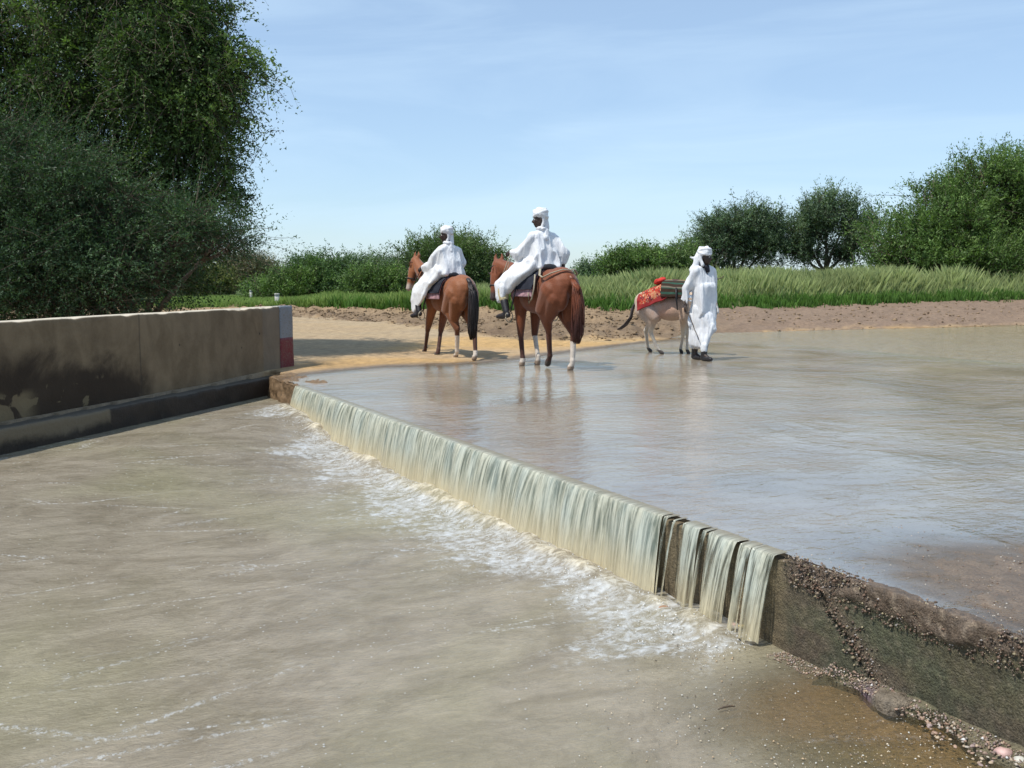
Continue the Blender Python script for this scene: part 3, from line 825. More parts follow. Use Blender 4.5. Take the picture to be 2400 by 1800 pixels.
wall_mesh(-.0, .37, 'painted_band', paint('red_paint', (.155, .016, .026)), LEDGE_Z - .03, zr, .006, par)['label'] = 'red painted lower end of wall'
wall_mesh(-.0, .37, 'painted_band', paint('white_paint', (.22, .24, .265)), zr, TOPZ, .006, par)['label'] = 'white painted upper end of wall'
LWD = .21
prl = [(w, LEDGE_Z) for w in np.linspace(-.1, LWD - .015, 8)] + [(LWD, LEDGE_Z - .015)] + [(LWD, z) for z in np.linspace(LEDGE_Z - .04, -.8, 24)]
tt = np.linspace(-1.4, LW, 520); T, Wv = np.meshgrid(tt, np.array([p[0] for p in prl]), indexing='ij'); _, Z = np.meshgrid(tt, np.array([p[1] for p in prl]), indexing='ij')
ch = np.exp(-(((Z - LEDGE_Z) / .03) ** 2 + ((Wv - LWD) / .04) ** 2)) * np.clip(fbm(T * 4, T * 0, seed=131) + .1, 0, 1)
Wn = Wv + (Wv > .1) * (.010 * fbm(T * 5, Z * 8, seed=132) - .03 * ch); Zn = Z - .04 * ch + .004 * fbm(T * 6, Wv * 20, seed=133)
V = np.stack([W1[0] + WD[0] * T + WN[0] * Wn, W1[1] + WD[1] * T + WN[1] * Wn, Zn], -1).reshape(-1, 3)
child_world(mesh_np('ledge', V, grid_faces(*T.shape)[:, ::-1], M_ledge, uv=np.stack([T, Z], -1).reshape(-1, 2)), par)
# ---------------------------------------------------------------- vegetation
def leaf_mat(name, rough=.5):
    m = Mat(name); c = m.attr('col', 'Color')
    bs = m.bsdf(c, rough, None, .25)
    tl = m.n('ShaderNodeBsdfTranslucent'); m.l(m.mix(1.0, c, (1.1, 1.25, .55), 'MULTIPLY'), tl.inputs[0])
    return m.done(m.sh(.30, bs, tl.outputs[0]))
M_leaf = leaf_mat('leaves')
M_grass = leaf_mat('grass_blades', .6)
m = Mat('bark'); c_ = m.coord('Object', (1, 1, .3)); g_ = m.noise(c_, 18, 5, .65)
M_bark = m.done(m.bsdf(m.mix(m.rng(g_, .3, .7), (.075, .055, .04), (.20, .155, .12)), .9, m.bump(g_, .7, .03), .2))

def unit(a): return a / (np.linalg.norm(a, axis=-1, keepdims=True) + 1e-9)
def tri_tubes(P0, P1, r0, r1):
    "many thin three-sided twigs"
    n = len(P0); d = unit(P1 - P0); x = unit(np.cross(d, np.tile([[0.25, 0.9, 0.2]], (n, 1))))
    V = np.zeros((n, 4, 3)); V[:, 0] = P0 - x * r0; V[:, 1] = P0 + x * r0; V[:, 2] = P1 + x * r1; V[:, 3] = P1 - x * r1
    return V.reshape(-1, 3), np.arange(n * 4).reshape(n, 4)
def make_tree(name, label, cat, base, lobes, twigs, leaves, leaf, tlen, col, seed, style='up', group=None, trunk_r=.14, gap=.0, gfreq=1.0, stems=True, shell=.55, vary=.22, width=.30, branch=True, tip=None, clump=.5, nclump=40):
    """lobes: (cx,cy,cz,rx,ry,rz); col: list of colours for the leaves"""
    rs = np.random.RandomState(seed)
    root = empty(name, tuple(base)); tag(root, label, cat, group)
    leaves = int(leaves * 1.75); leaf = leaf * .76
    lob = np.array(lobes, float); vol = lob[:, 3] * lob[:, 4] * lob[:, 5]; pr = vol ** .72; pr /= pr.sum()
    K = nclump; ki = rs.choice(len(lob), K * 3, p=pr)
    kd = unit(rs.randn(K * 3, 3) + [0, 0, .15]); kr = (shell + (1 - shell) * rs.rand(K * 3)) ** .8; kr = np.where(rs.rand(K * 3) < .2, rs.rand(K * 3) ** .5 * .7, kr)
    kc = lob[ki, :3] + kd * lob[ki, 3:] * kr[:, None]
    kk = kc[:, 2] > base[2] + .1; kc, kd, ki = kc[kk][:K], kd[kk][:K], ki[kk][:K]
    N = int(twigs); m_ = rs.randint(0, len(kc), N); cs_ = clump * (.6 + .8 * rs.rand(len(kc)))[m_]
    dd_ = unit(rs.randn(N, 3)); p = kc[m_] + dd_ * (rs.rand(N, 1) ** .6) * cs_[:, None] * np.array([1, 1, .62])
    d = unit(kd[m_] * .8 + dd_ * .9); R = lob[ki][m_][:, 3:]; R = np.where(R > 0, R.mean(1, keepdims=True), R)
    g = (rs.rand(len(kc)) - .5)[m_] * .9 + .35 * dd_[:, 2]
    keep = p[:, 2] > base[2] + .03; p, d, R, g = p[keep], d[keep], R[keep], g[keep]; n = len(p)
    out = unit(d / R * R.mean())
    if style == 'up': dr = unit(out * .75 + np.array([0, 0, .45]) + rs.randn(n, 3) * .35); droop = 0.05
    elif style == 'flat': dr = unit(out * np.array([1, 1, .4]) + np.array([0, 0, .12]) + rs.randn(n, 3) * .38); droop = .12
    elif style == 'droop': dr = unit(out * .55 + np.array([0, 0, -.05]) + rs.randn(n, 3) * .45); droop = .75
    else: dr = unit(out * .6 + np.array([0, 0, .7]) + rs.randn(n, 3) * .35); droop = 0.0
    Ln = tlen * (.45 + .9 * rs.rand(n))
    t = (np.arange(leaves) + .5) / leaves
    q = p[:, None] + dr[:, None] * (Ln[:, None] * t[None])[..., None]
    q[..., 2] -= droop * Ln[:, None] * t[None] ** 2
    q = q + rs.randn(n, leaves, 3) * (leaf * .7)
    Q = q.reshape(-1, 3); M = len(Q)
    size = leaf * (.55 + .9 * rs.rand(M)) * (1.15 - .4 * np.tile(t, n))
    ax = unit(unit(rs.randn(M, 3)) + np.repeat(dr, leaves, 0) * 1.0); size = size * 1.25
    sd = unit(np.cross(ax, rs.randn(M, 3)))
    V = np.zeros((M, 3, 3))
    V[:, 0] = Q - ax * size[:, None] * .5 + sd * (size * width * .7)[:, None]; V[:, 1] = Q + ax * size[:, None] * .6
    V[:, 2] = Q - ax * size[:, None] * .4 - sd * (size * width * .7)[:, None]
    cols = np.array(col, float)
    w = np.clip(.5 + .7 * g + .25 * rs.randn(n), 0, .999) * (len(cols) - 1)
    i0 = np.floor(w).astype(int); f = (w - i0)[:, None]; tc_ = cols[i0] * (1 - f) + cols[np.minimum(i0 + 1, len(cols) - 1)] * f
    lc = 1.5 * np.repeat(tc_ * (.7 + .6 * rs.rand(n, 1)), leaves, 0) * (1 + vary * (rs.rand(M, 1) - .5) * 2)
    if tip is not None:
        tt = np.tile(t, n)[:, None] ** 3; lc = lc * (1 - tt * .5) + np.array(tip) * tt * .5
    F = np.arange(M * 3).reshape(M, 3)
    b3 = Vector(base)
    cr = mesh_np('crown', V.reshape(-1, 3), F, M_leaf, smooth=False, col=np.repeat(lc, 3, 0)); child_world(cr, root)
    # limbs
    parts = []
    bx = np.array(base, float)
    zc = lob[:, 2].mean()
    fork = bx + np.array([0, 0, max(.15, (lob[:, 2].min() - bx[2]) * .45)])
    parts.append(tube([bx - [0, 0, .2], (bx + fork) / 2 + rs.randn(3) * .04, fork], [trunk_r * 1.15, trunk_r * .95, trunk_r * .85], 9))
    k_ = min(len(p), 70 if branch else 24)
    for L_ in lob:
        c0 = L_[:3]; m1 = fork * .55 + c0 * .45 + rs.randn(3) * .12 * L_[3:].mean()
        m1[2] -= .05
        parts.append(tube([fork, m1, c0 + [0, 0, L_[5] * .2]], [trunk_r * .62, trunk_r * .4, trunk_r * .16], 7))
        sel = rs.choice(len(p), min(6, len(p)), replace=False)
        dd = np.linalg.norm((p - c0) / L_[3:], axis=1); near_ = np.where(dd < 1.1)[0]
        if len(near_):
            for j in rs.choice(near_, min(len(near_), 9 if branch else 3), replace=False):
                a = m1 * .4 + c0 * .6; mm = (a + p[j]) / 2 + rs.randn(3) * .08 * L_[3:].mean()
                parts.append(tube([a, mm, p[j]], [trunk_r * .26, trunk_r * .15, trunk_r * .05], 5))
    V1, F1 = merge(parts)
    tk = mesh_np('trunk', V1, F1, M_bark); child_world(tk, root)
    if stems:
        e = p + dr * Ln[:, None] * .9; e[:, 2] -= droop * Ln * .8
        back = p - dr * Ln[:, None] * .6
        mid_ = p + dr * Ln[:, None] * .5; mid_[:, 2] -= droop * Ln * .25
        ks = rs.rand(n) < .5; back, mid_, e = back[ks], mid_[ks], e[ks]; rr = leaf * .10
        Va, Fa = tri_tubes(back, mid_, rr, rr * .7); Vb, Fb = tri_tubes(mid_, e, rr * .7, rr * .25)
        V2, F2 = merge([(Va, Fa), (Vb, Fb)])
        tw_ = mesh_np('twigs', V2, F2, M_bark, smooth=False); child_world(tw_, root); tag(tw_, kind='stuff')
    return root
def gz(x, y): return float(terrain(np.array([x]), np.array([y]))[0])
def lobes_px(spec):
    "(u, v, distance, half width px, half height px, depth factor) -> lobes"
    r = []
    for u, v, d, ru, rv, k in spec:
        x, y, z = PD(u, v, d); s = d / FPX
        r.append((x, y, z, ru * s, ru * s * k, rv * s))
    return r

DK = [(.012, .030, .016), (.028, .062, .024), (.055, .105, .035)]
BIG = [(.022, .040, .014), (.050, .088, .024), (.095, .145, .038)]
# the tall tree behind the parapet, its head far above the frame
make_tree('overhanging_tree', 'tall dark tree with drooping sprays, filling the upper left above the parapet wall', 'tree', (-6.6, 16.9, 0.0),
    lobes_px([(80, 130, 16.2, 230, 220, .8), (330, 150, 15.9, 190, 190, .8), (440, 150, 15.7, 105, 150, .9), (470, 250, 15.7, 58, 95, 1), (410, 380, 15.9, 105, 140, .8), (555, 180, 15.6, 26, 22, 1), (480, 50, 15.6, 24, 50, 1), (525, 300, 15.6, 20, 40, 1), (520, 430, 15.6, 24, 30, 1), (490, 500, 15.7, 60, 70, 1),
              (150, 420, 16.5, 240, 200, .7), (-90, 200, 16.2, 120, 300, .8), (500, 570, 15.5, 45, 24, 1), (300, -120, 16.2, 210, 170, .8), (400, -90, 15.7, 90, 90, 1), (150, -300, 16.2, 260, 140, .8), (250, 560, 16.5, 230, 140, .7)]),
    17000, 14, .056, .55, BIG, 11, 'droop', trunk_r=.10, branch=False, clump=.56, nclump=380, gap=-.06, gfreq=1.1, shell=.5, width=.42)
make_tree('thorn_bush', 'dense blue green thorn bush with feathery flat sprays just behind the parapet wall', 'bush', (-5.6, 14.6, 0.0),
    lobes_px([(60, 420, 14.6, 190, 130, .8), (60, 600, 14.3, 230, 140, .7), (250, 470, 14.4, 130, 90, .9), (270, 600, 14.2, 120, 90, .8), (425, 540, 14.2, 85, 42, .9), (270, 690, 14.2, 90, 65, .8), (370, 640, 14.2, 28, 60, 1), (150, 720, 14.0, 200, 90, .6), (-90, 560, 14.5, 110, 200, .7), (520, 560, 14.3, 50, 28, 1)]),
    7600, 18, .045, .75, [(.012, .024, .012), (.028, .056, .026), (.066, .112, .050)], 12, 'flat', trunk_r=.10, clump=.42, nclump=300, gap=-.02, gfreq=1.6, shell=.45, width=.30, tip=(.06, .11, .05))

FAR = dict(stems=True, branch=False)
def _pt_doc(): pass
def px_tree(name, label, cat, u, vb, d, spec, tw, lv, leaf, tl, col, seed, **k):
    x, y, _ = PD(u, vb, d)
    kw = dict(FAR); kw.update(k)
    return make_tree(name, label, cat, (x, y, gz(x, y) - .05), lobes_px([(a, b, d + e, c_, f, g) for a, b, c_, f, g, e in spec]), tw, lv, leaf, tl, col, seed, **kw)
OL = [(.035, .060, .022), (.075, .120, .040), (.115, .165, .060)]
GR = [(.032, .058, .016), (.068, .115, .032), (.115, .175, .050)]
BL = [(.040, .062, .038), (.072, .110, .060), (.12, .165, .088)]
# right: big rounded acacia, two grey green acacias, smaller bushes
px_tree('acacia_tree', 'big rounded bright green acacia at the right edge, tallest beyond the grass', 'tree', 2330, 640, 40, [(2300, 562, 230, 105, .8, 0), (2400, 462, 190, 88, .8, 0), (2180, 532, 110, 79, .9, -1), (2260, 442, 90, 52, 1, 0), (2130, 602, 90, 61, .8, -1), (2460, 602, 240, 88, .7, 1), (2550, 482, 200, 96, .8, 1), (2200, 632, 150, 44, .7, -1.5), (2390, 420, 60, 22, 1, 0)],
        8600, 15, .125, .85, GR, 21, style='up', trunk_r=.25, clump=1.15, nclump=210, gap=-.03, gfreq=.6, tip=(.11, .19, .04))
px_tree('acacia_tree', 'grey green acacia with a see-through crown, between the big right acacia and its darker neighbour', 'tree', 1935, 622, 46, [(1935, 564, 95, 52, .8, 0), (1880, 524, 50, 34, 1, 0), (1985, 524, 55, 35, 1, 0), (1930, 499, 55, 23, 1, 0), (1870, 584, 42, 29, 1, 0), (2010, 584, 40, 32, 1, 0)],
        1700, 16, .12, .9, BL, 22, style='up', trunk_r=.15, clump=.55, nclump=50, gap=.10, gfreq=.8)
px_tree('acacia_tree', 'grey green acacia with spiky top, behind the walking man', 'tree', 1725, 622, 46, [(1680, 594, 75, 42, .8, 0), (1740, 564, 70, 51, .8, 0), (1775, 519, 50, 29, 1, 0), (1700, 544, 50, 32, 1, 0), (1640, 614, 38, 27, 1, 0), (1790, 594, 45, 38, 1, 0)],
        1800, 16, .12, .9, [(.034, .056, .036), (.062, .096, .052), (.105, .148, .078)], 23, style='up', trunk_r=.15, clump=.55, nclump=50, gap=.08, gfreq=.8)
px_tree('bush', 'bright green leafy bush left of the acacias, above the donkey', 'bush', 1490, 650, 42, [(1485, 633, 50, 34, .8, 0), (1450, 628, 28, 19, 1, 0), (1520, 618, 32, 23, 1, 0)], 950, 12, .13, .7, GR, 24, style='up', gap=-.1, trunk_r=.06)
px_tree('bush', 'dull green rounded bush behind the donkey saddle', 'bush', 1575, 650, 43, [(1575, 630, 50, 34, .8, 0), (1610, 618, 30, 27, 1, 0)], 950, 12, .12, .6, OL, 25, style='up', gap=-.15, trunk_r=.06)
px_tree('bush', 'small distant round bush between the second rider and the donkey', 'bush', 1392, 655, 75, [(1392, 642, 32, 20, .8, 0), (1370, 650, 26, 12, 1, 0)], 420, 10, .20, .9, BL, 26, style='up', gap=-.3, trunk_r=.08, stems=False)
# centre and left
px_tree('acacia_tree', 'rounded olive green acacia standing between the two riders', 'tree', 1075, 675, 42, [(1075, 629, 72, 49, .8, 0), (1010, 614, 55, 32, .9, 0), (1125, 604, 38, 32, 1, 0), (1060, 594, 60, 25, 1, 0), (1110, 654, 50, 40, .9, 0)],
        2500, 14, .11, .8, OL, 27, style='up', clump=.65, nclump=70, gap=-.2, gfreq=.8, trunk_r=.16, tip=(.12, .15, .06))
px_tree('acacia_tree', 'grey green flat-topped acacia behind the left horse head', 'tree', 930, 685, 46, [(915, 658, 60, 38, .8, 0), (960, 633, 45, 25, 1, 0), (880, 643, 40, 25, 1, 0)],
        1100, 13, .12, 1.0, BL, 28, style='flat', clump=.7, nclump=30, gap=-.1, gfreq=.8, trunk_r=.1)
px_tree('acacia_tree', 'umbrella topped acacia with a dark shaded underside, middle of the left thicket', 'tree', 790, 690, 46, [(790, 638, 85, 22, .8, 0), (770, 673, 85, 34, .8, 0), (830, 673, 60, 34, .9, 0), (740, 628, 40, 11, 1, 0)],
        2000, 15, .12, .9, [(.025, .05, .022), (.055, .10, .035), (.10, .155, .060)], 29, style='flat', clump=.7, nclump=50, gap=-.16, gfreq=.8, trunk_r=.12)
px_tree('bush', 'low spreading green bush left of the umbrella topped acacia', 'bush', 680, 690, 45, [(690, 678, 60, 28, .8, 0), (640, 688, 50, 21, .9, 0), (725, 668, 40, 27, 1, 0)],
        1500, 12, .12, .65, GR, 30, style='up', clump=.6, nclump=55, gap=-.2, trunk_r=.08)
px_tree('bush', 'leafless greyish brown bush at the left end of the thicket, near the white post', 'bush', 585, 690, 52, [(590, 640, 42, 38, .8, 0), (555, 655, 30, 30, 1, 0)],
        1100, 11, .10, .8, [(.075, .075, .045), (.13, .12, .075), (.19, .17, .11)], 31, style='up', gap=-.1, trunk_r=.10)
px_tree('bush', 'yellowish green bush below the overhanging tree', 'bush', 500, 695, 50, [(500, 662, 40, 32, .8, 0), (470, 665, 35, 28, 1, 0)], 900, 11, .12, .6, [(.06, .075, .025), (.11, .13, .04), (.17, .18, .06)], 32, style='up', gap=-.2, trunk_r=.07)
px_tree('bush', 'brownish scrubby bush partly hidden by the overhanging tree', 'bush', 430, 698, 50, [(430, 668, 40, 30, .8, 0), (390, 672, 45, 26, 1, 0)], 900, 10, .12, .6, [(.07, .07, .035), (.12, .11, .06), (.16, .145, .08)], 33, style='up', gap=-.2, trunk_r=.07)
px_tree('bush', 'dark leafy bush behind the grey post, left thicket', 'bush', 545, 690, 60, [(540, 650, 40, 30, .9, 0), (620, 655, 40, 24, .9, 2)], 900, 10, .16, .7, DK, 34, style='up', gap=-.2, trunk_r=.07)
px_tree('bush', 'far green bush seen low beneath the first horse head', 'bush', 870, 690, 40, [(860, 672, 45, 22, .8, 0), (920, 668, 40, 22, .8, 0)], 900, 11, .11, .55, GR, 35, style='up', gap=-.2, trunk_r=.05)

# grass
def grass(name, label, xs, ys_, hs, wd, seed, lo, hi, keepf=None):
    rs = np.random.RandomState(seed); n = len(xs)
    z = terrain(xs, ys_) - .02
    a = rs.rand(n) * 6.28; lean = hs * (.12 + .45 * rs.rand(n) ** 2); la = rs.rand(n) * 6.28
    bx = np.cos(a) * wd / 2; by = np.sin(a) * wd / 2
    V = np.zeros((n, 4, 3))
    V[:, 0] = np.stack([xs - bx, ys_ - by, z], -1); V[:, 1] = np.stack([xs + bx, ys_ + by, z], -1)
    mx = xs + np.cos(la) * lean * .35; my = ys_ + np.sin(la) * lean * .35
    V[:, 2] = np.stack([mx + bx * .8, my + by * .8, z + hs * .6], -1)
    V[:, 3] = np.stack([xs + np.cos(la) * lean, ys_ + np.sin(la) * lean, z + hs], -1)
    F = np.concatenate([np.arange(n)[:, None] * 4 + np.array([0, 1, 2]), np.arange(n)[:, None] * 4 + np.array([0, 2, 3])])
    v = (.7 + .6 * rs.rand(n, 1)) * (1 + .35 * fbm(xs * .5, ys_ * .5, seed=seed + 2)[:, None])
    C = np.stack([lo * v, lo * v, (lo * .4 + hi * .6) * v, hi * v], 1)
    o = mesh_np(name, V.reshape(-1, 3), F, M_grass, smooth=False, col=C.reshape(-1, 3))
    return tag(o, label, 'grass', kind='stuff')
rs = np.random.RandomState(77)
n = 170000
xs = rs.uniform(-3, 27, n); dy = rs.rand(n) ** 1.25 * 13
ys_ = y_top(xs) - .3 + dy + .5 * fbm(xs * .8, xs * 0, seed=150)
k = rs.rand(n) < (.45 + .55 * (fbm(xs * .5, ys_ * .5, seed=151) > -.15))
xs, ys_ = xs[k], ys_[k]
ht = (.54 + .42 * sst(-1, 6, xs)) * (.55 + .5 * rs.rand(len(xs))) * (1 + .55 * fbm(xs * .9, ys_ * .6, seed=152, oct=3)) * sst(-.6, .9, ys_ - y_top(xs)) 
ht = np.maximum(ht, .12)
grass('tall_grass', 'tall pale-tipped grass growing along the top of the bank', xs, ys_, ht, .021, 160, np.array([.095, .175, .04]), np.array([.36, .40, .18]))
n = 66000
xs = rs.uniform(-16, 1.5, n); ys_ = y_top(xs) - .2 + rs.rand(n) ** 1.1 * 14 + .5 * fbm(xs * .8, xs * 0, seed=153)
ht = (.22 + .32 * rs.rand(n)) * (1 + .5 * fbm(xs * .4, ys_ * .4, seed=154)) * (.45 + .55 * sst(-9.5, -6.5, xs))
grass('short_grass', 'short bright green grass beyond the sandy road', xs, ys_, np.maximum(ht, .06), .026, 161, np.array([.09, .175, .032]), np.array([.26, .34, .10]))
# leafy tufts at the foot of the grass
n = 260; cx = rs.uniform(-6, 20, n); cy = y_top(cx) - .25 + .5 * rs.randn(n) * .5
bx = np.repeat(cx, 70) + .16 * rs.randn(n * 70); by = np.repeat(cy, 70) + .16 * rs.randn(n * 70)
grass('grass_tufts', 'leafy weeds in tufts along the foot of the tall grass', bx, by, np.repeat(.15 + .28 * rs.rand(n), 70) * (.5 + .6 * rs.rand(n * 70)), .04, 162, np.array([.05, .12, .02]), np.array([.11, .21, .04]))

# posts beside the road
M_post = simple('post_paint', (.42, .42, .38), .7, 20, .3)
def post(u, v0, v1, d, wpx, label):
    x, y, z1 = PD(u, v0, d); z0 = gz(x, y) - .1; w = wpx * d / FPX
    r = empty('marker_post', (x, y, z0)); tag(r, label, 'post')
    h = z1 - z0
    o = mesh_np('shaft', *boxp((0, 0, (h - .07) / 2), (w, w, h - .07), .3), M_post, smooth=False); o.parent = r
    V, F = boxp((0, 0, h - .04), (w * 1.12, w * 1.12, .06), .3)
    o = mesh_np('cap', V, F, M_post, smooth=False); o.parent = r
post(649, 687, 712, 36, 10, 'short pale concrete marker post showing just above the parapet end')
post(588, 679, 700, 44, 6, 'thin pale marker post left of the nearer one, in front of the thicket')
# ---------------------------------------------------------------- animals and people
class Frame:
    def __init__(self, C, F):
        self.C = np.array([C[0], C[1]], float); f = np.array(F, float); self.F = f / np.linalg.norm(f)
        self.L = np.array([-self.F[1], self.F[0]]); self.rz = math.atan2(self.F[1], self.F[0])
    def loc(self, u, v, z=0.0):
        p = np.array(P(u, v, z)) - self.C
        return float(p @ self.F), float(p @ self.L)
    def w2l(self, u, v, d_):
        x, y, z = PD(u, v, d_); p = np.array([x, y]) - self.C
        return np.array([float(p @ self.F), float(p @ self.L), z])
    def dirl(self, wx, wy):
        w = np.array([wx, wy]); return np.array([w @ self.F, w @ self.L])
def col_mat(name, rough, nscale=40, var=.15, bmp=.2, spec=.3, sheen=0.0):
    m = Mat(name); cc = m.coord(); g = m.noise(cc, nscale, 5, .6)
    b = m.mix(1.0, m.attr('col', 'Color'), m.mix(m.rng(g, .3, .7), (1 - var,) * 3, (1 + var,) * 3), 'MULTIPLY')
    bs = m.bsdf(b, rough, m.bump(g, bmp, .006), spec, Sheen_Weight=sheen)
    return m.done(bs)
M_coat = col_mat('horse_coat', .55, 90, .22, .5, .25, .2)
M_skin = col_mat('skin', .45, 50, .1, .1, .4)
M_hair = col_mat('hair', .45, 80, .25, .2, .4)
m = Mat('white_cotton'); cc = m.coord(); g = m.noise(cc, 14, 4, .55); g2 = m.noise(cc, 160, 2)
b = m.mix(m.rng(g, .3, .7), (.76, .77, .80), (.86, .87, .88))
wv = m.noise(m.coord('Object', (1, 1, .14), (.12, -.1, 0)), 11, 3, .5, .4); wv2 = m.noise(m.coord('Object', (1, 1, .3), (-.3, .3, 0)), 24, 2, .5, .4)
hb = m.math('ADD', m.math('MULTIPLY', wv, 1.0), m.math('MULTIPLY', wv2, .35))
bs = m.bsdf(b, .85, m.bump(m.math('ADD', hb, m.math('MULTIPLY', g2, .03)), .65, .04), .2)
tl = m.n('ShaderNodeBsdfTranslucent'); m.l(b, tl.inputs[0])
M_white = m.done(m.sh(.12, bs, tl.outputs[0]))
M_black = simple('black_leather', (.018, .016, .018), .45, 40, .3)
M_navy = simple('dark_blue_cloth', (.012, .014, .024), .85, 60, .3)
M_cream = simple('cream_cloth', (.52, .43, .25), .85, 40, .2)
M_strap = simple('pale_webbing', (.33, .29, .21), .7, 60, .2)
M_pinkc = simple('faded_pink_blanket', (.34, .20, .22), .9, 25, .4)
M_wood = simple('stick_wood', (.10, .07, .045), .6, 50, .3)

def body_mesh(name, prims, mat, parent, colf, vox=.012, smooth=4, disp=None):
    V, N, F = fuse(prims, vox, smooth)
    if disp is not None: V = V + N * disp(V, N)[:, None]
    c = colf(V, N) if colf is not None else None
    o = mesh_np(name, V, F, mat, col=c); o.parent = parent
    return o
def cmix(a, b, t): return a * (1 - t[:, None]) + np.asarray(b) * t[:, None]
def folds(amp, kx=13, kz=2.2, seed=0, zlo=None, dirv=None):
    def f(V, N):
        a = fbm(V[:, 0] * kx + .6 * V[:, 2] * kz, V[:, 1] * kx, V[:, 2] * kz, seed=seed, oct=2)
        b = vn(V[:, 0] * kx * 2.1, V[:, 1] * kx * 2.1, V[:, 2] * kz * 1.6, seed=seed + 9)
        return amp * (1.1 * a + .45 * b) * (1 - .6 * np.abs(N[:, 2]))
    return f

def equine(kind, name, label, fr, scale, hooves, head, neck_mid, colf, knees=None, tail=None, tailcol=None, manecol=None, seed=1, chest_w=1.0, lean=1.0, ears=.11):
    """hooves: FL, FR, HL, HR -> (x, y, z, lift) local metres; head: poll, muzzle (local)"""
    s = scale
    root = empty(name, (*fr.C, 0.0), fr.rz); tag(root, label, kind)
    pr = []
    E = lambda c, r, rot=None: pr.append(ell(np.array(c) * s, np.array(r) * s * np.array([1, .88, 1]), rot))
    E((0, 0, 1.10), (.60, .265 * chest_w, .285)); E((.05, 0, 1.03), (.45, .275 * chest_w, .26)); E((-.30, 0, 1.15), (.40, .25, .27))
    E((-.52, 0, 1.20), (.30, .235, .25)); E((-.50, .12, 1.10), (.27, .15, .29)); E((-.50, -.12, 1.10), (.27, .15, .29)); E((-.62, .09, 1.04), (.17, .12, .22)); E((-.62, -.09, 1.04), (.17, .12, .22))
    E((.42, 0, 1.12), (.27, .21 * chest_w, .30)); E((.36, .11, 1.08), (.20, .12, .26)); E((.36, -.11, 1.08), (.20, .12, .26)); E((.30, 0, 1.33), (.27, .075, .12)); E((.58, 0, 1.02), (.12, .16, .17))
    nm, poll, muz = np.array(neck_mid), np.array(head[0]), np.array(head[1])
    w0 = np.array([.42, 0, 1.20]) * s
    pr += path([w0, nm, poll], [.215 * s, .135 * s, .085 * s]); pr += path([w0 + np.array([.06, 0, -.10]) * s, nm + np.array([.02, 0, -.05]) * s], [.17 * s, .12 * s])
    pr += path([w0 + np.array([-.1, 0, .12]) * s, nm + np.array([-.03, 0, .06]) * s, poll], [.08 * s, .07 * s, .06 * s])
    hd = muz - poll; hl = np.linalg.norm(hd); hu = hd / hl
    side = np.cross(hu, [0, 0, 1.0]); side /= np.linalg.norm(side); fwd = np.cross(side, hu); fwd = fwd if fwd @ np.array([*(muz - nm)[:2], 0.2]) > 0 else -fwd
    pr += path([poll, poll + hd * .40 + fwd * .0, poll + hd * .8, muz], [.088 * s, .088 * s, .058 * s, .052 * s])
    jaw = poll + hd * .30 - fwd * .075 * s
    pr += [ell(jaw + side * .03 * s, [.078 * s] * 3), ell(jaw - side * .03 * s, [.078 * s] * 3)] + path([jaw, muz - fwd * .015 * s], [.065 * s, .042 * s])
    for q in (1, -1):
        pr.append(ell(poll + hd * .30 + side * q * .075 * s + fwd * .035 * s, [.024 * s] * 3)); pr.append(ell(muz + side * q * .03 * s + fwd * .02 * s + hu * .01, [.022 * s] * 3))
        e0 = poll - hu * .05 * s + side * q * .045 * s
        pr += path([e0, e0 - hu * ears * .55 * s + side * q * .012, e0 - hu * ears * 1.15 * s + fwd * .02], [.030 * s, .030 * s, .008 * s], 10)
    hv = []
    for i, (hx, hy, hz, lift) in enumerate(hooves):
        hz = hz; q = 1 if i % 2 == 0 else -1; hoof = np.array([hx, hy, hz])
        if i < 2:
            sh = np.array([.38, q * .13, 1.05]) * s; el = np.array([.34, q * .135, .86]) * s
            kn = (el + hoof) / 2 + np.array([.03 + lift * .16, 0, .0 + lift * .04]) * s; kn[2] = max(kn[2], .46 * s)
            ft = hoof * .78 + kn * .22 + np.array([.0 - .03 * lift, 0, .02]) * s
            pr += path([sh, el, kn], [.13 * s, .098 * s, .050 * s]); pr += path([el * .5 + kn * .5, kn], [.066 * s, .050 * s]); pr += path([kn, ft], [.040 * s, .034 * s]); pr.append(ell(kn, np.array([.052, .050, .065]) * s)); pr.append(ell(ft, np.array([.043, .041, .045]) * s))
        else:
            hp = np.array([-.50, q * .13, 1.10]) * s; st = np.array([-.33, q * .155, .86]) * s
            hk = (st + hoof) / 2 + np.array([-.16, 0, .05 + lift * .05]) * s; hk[0] = min(hk[0], max(-.52 * s, hoof[0] - .06 * s)) if not lift else hoof[0] - .10 * s; hk[2] = (.52 + lift * .06) * s
            ft = hoof + (hk - hoof) * .26 + np.array([-.01 - .03 * lift, 0, .0])
            pr += path([hp, st], [.19 * s, .135 * s]); pr += path([hp + np.array([-.08, 0, -.1]) * s, st * .4 + hk * .6, hk], [.15 * s, .082 * s, .056 * s]); pr += path([st, hk], [.125 * s, .056 * s])
            pr.append(ell(hk, np.array([.062, .045, .068]) * s)); pr += path([hk, ft], [.046 * s, .036 * s]); pr.append(ell(ft, np.array([.045, .043, .047]) * s))
        top = hoof + (ft - hoof) * .5 + np.array([0, 0, .02]) * s
        pr += path([ft, top], [.036 * s, .037 * s])
        toe = hoof + np.array([.035 - lift * .01, 0, .028 - lift * .02]) * s
        pr += path([top, toe], [.038 * s, .050 * s], 12)
        hv.append((hoof, ft))
    o = body_mesh('body', pr, M_coat, root, lambda V, N: colf(V, N, hv, poll, muz, s), vox=.0145, smooth=3,
        disp=lambda V, N: .005 * fbm(V[:, 0] * 6, V[:, 1] * 6, V[:, 2] * 6, seed=seed, oct=2))
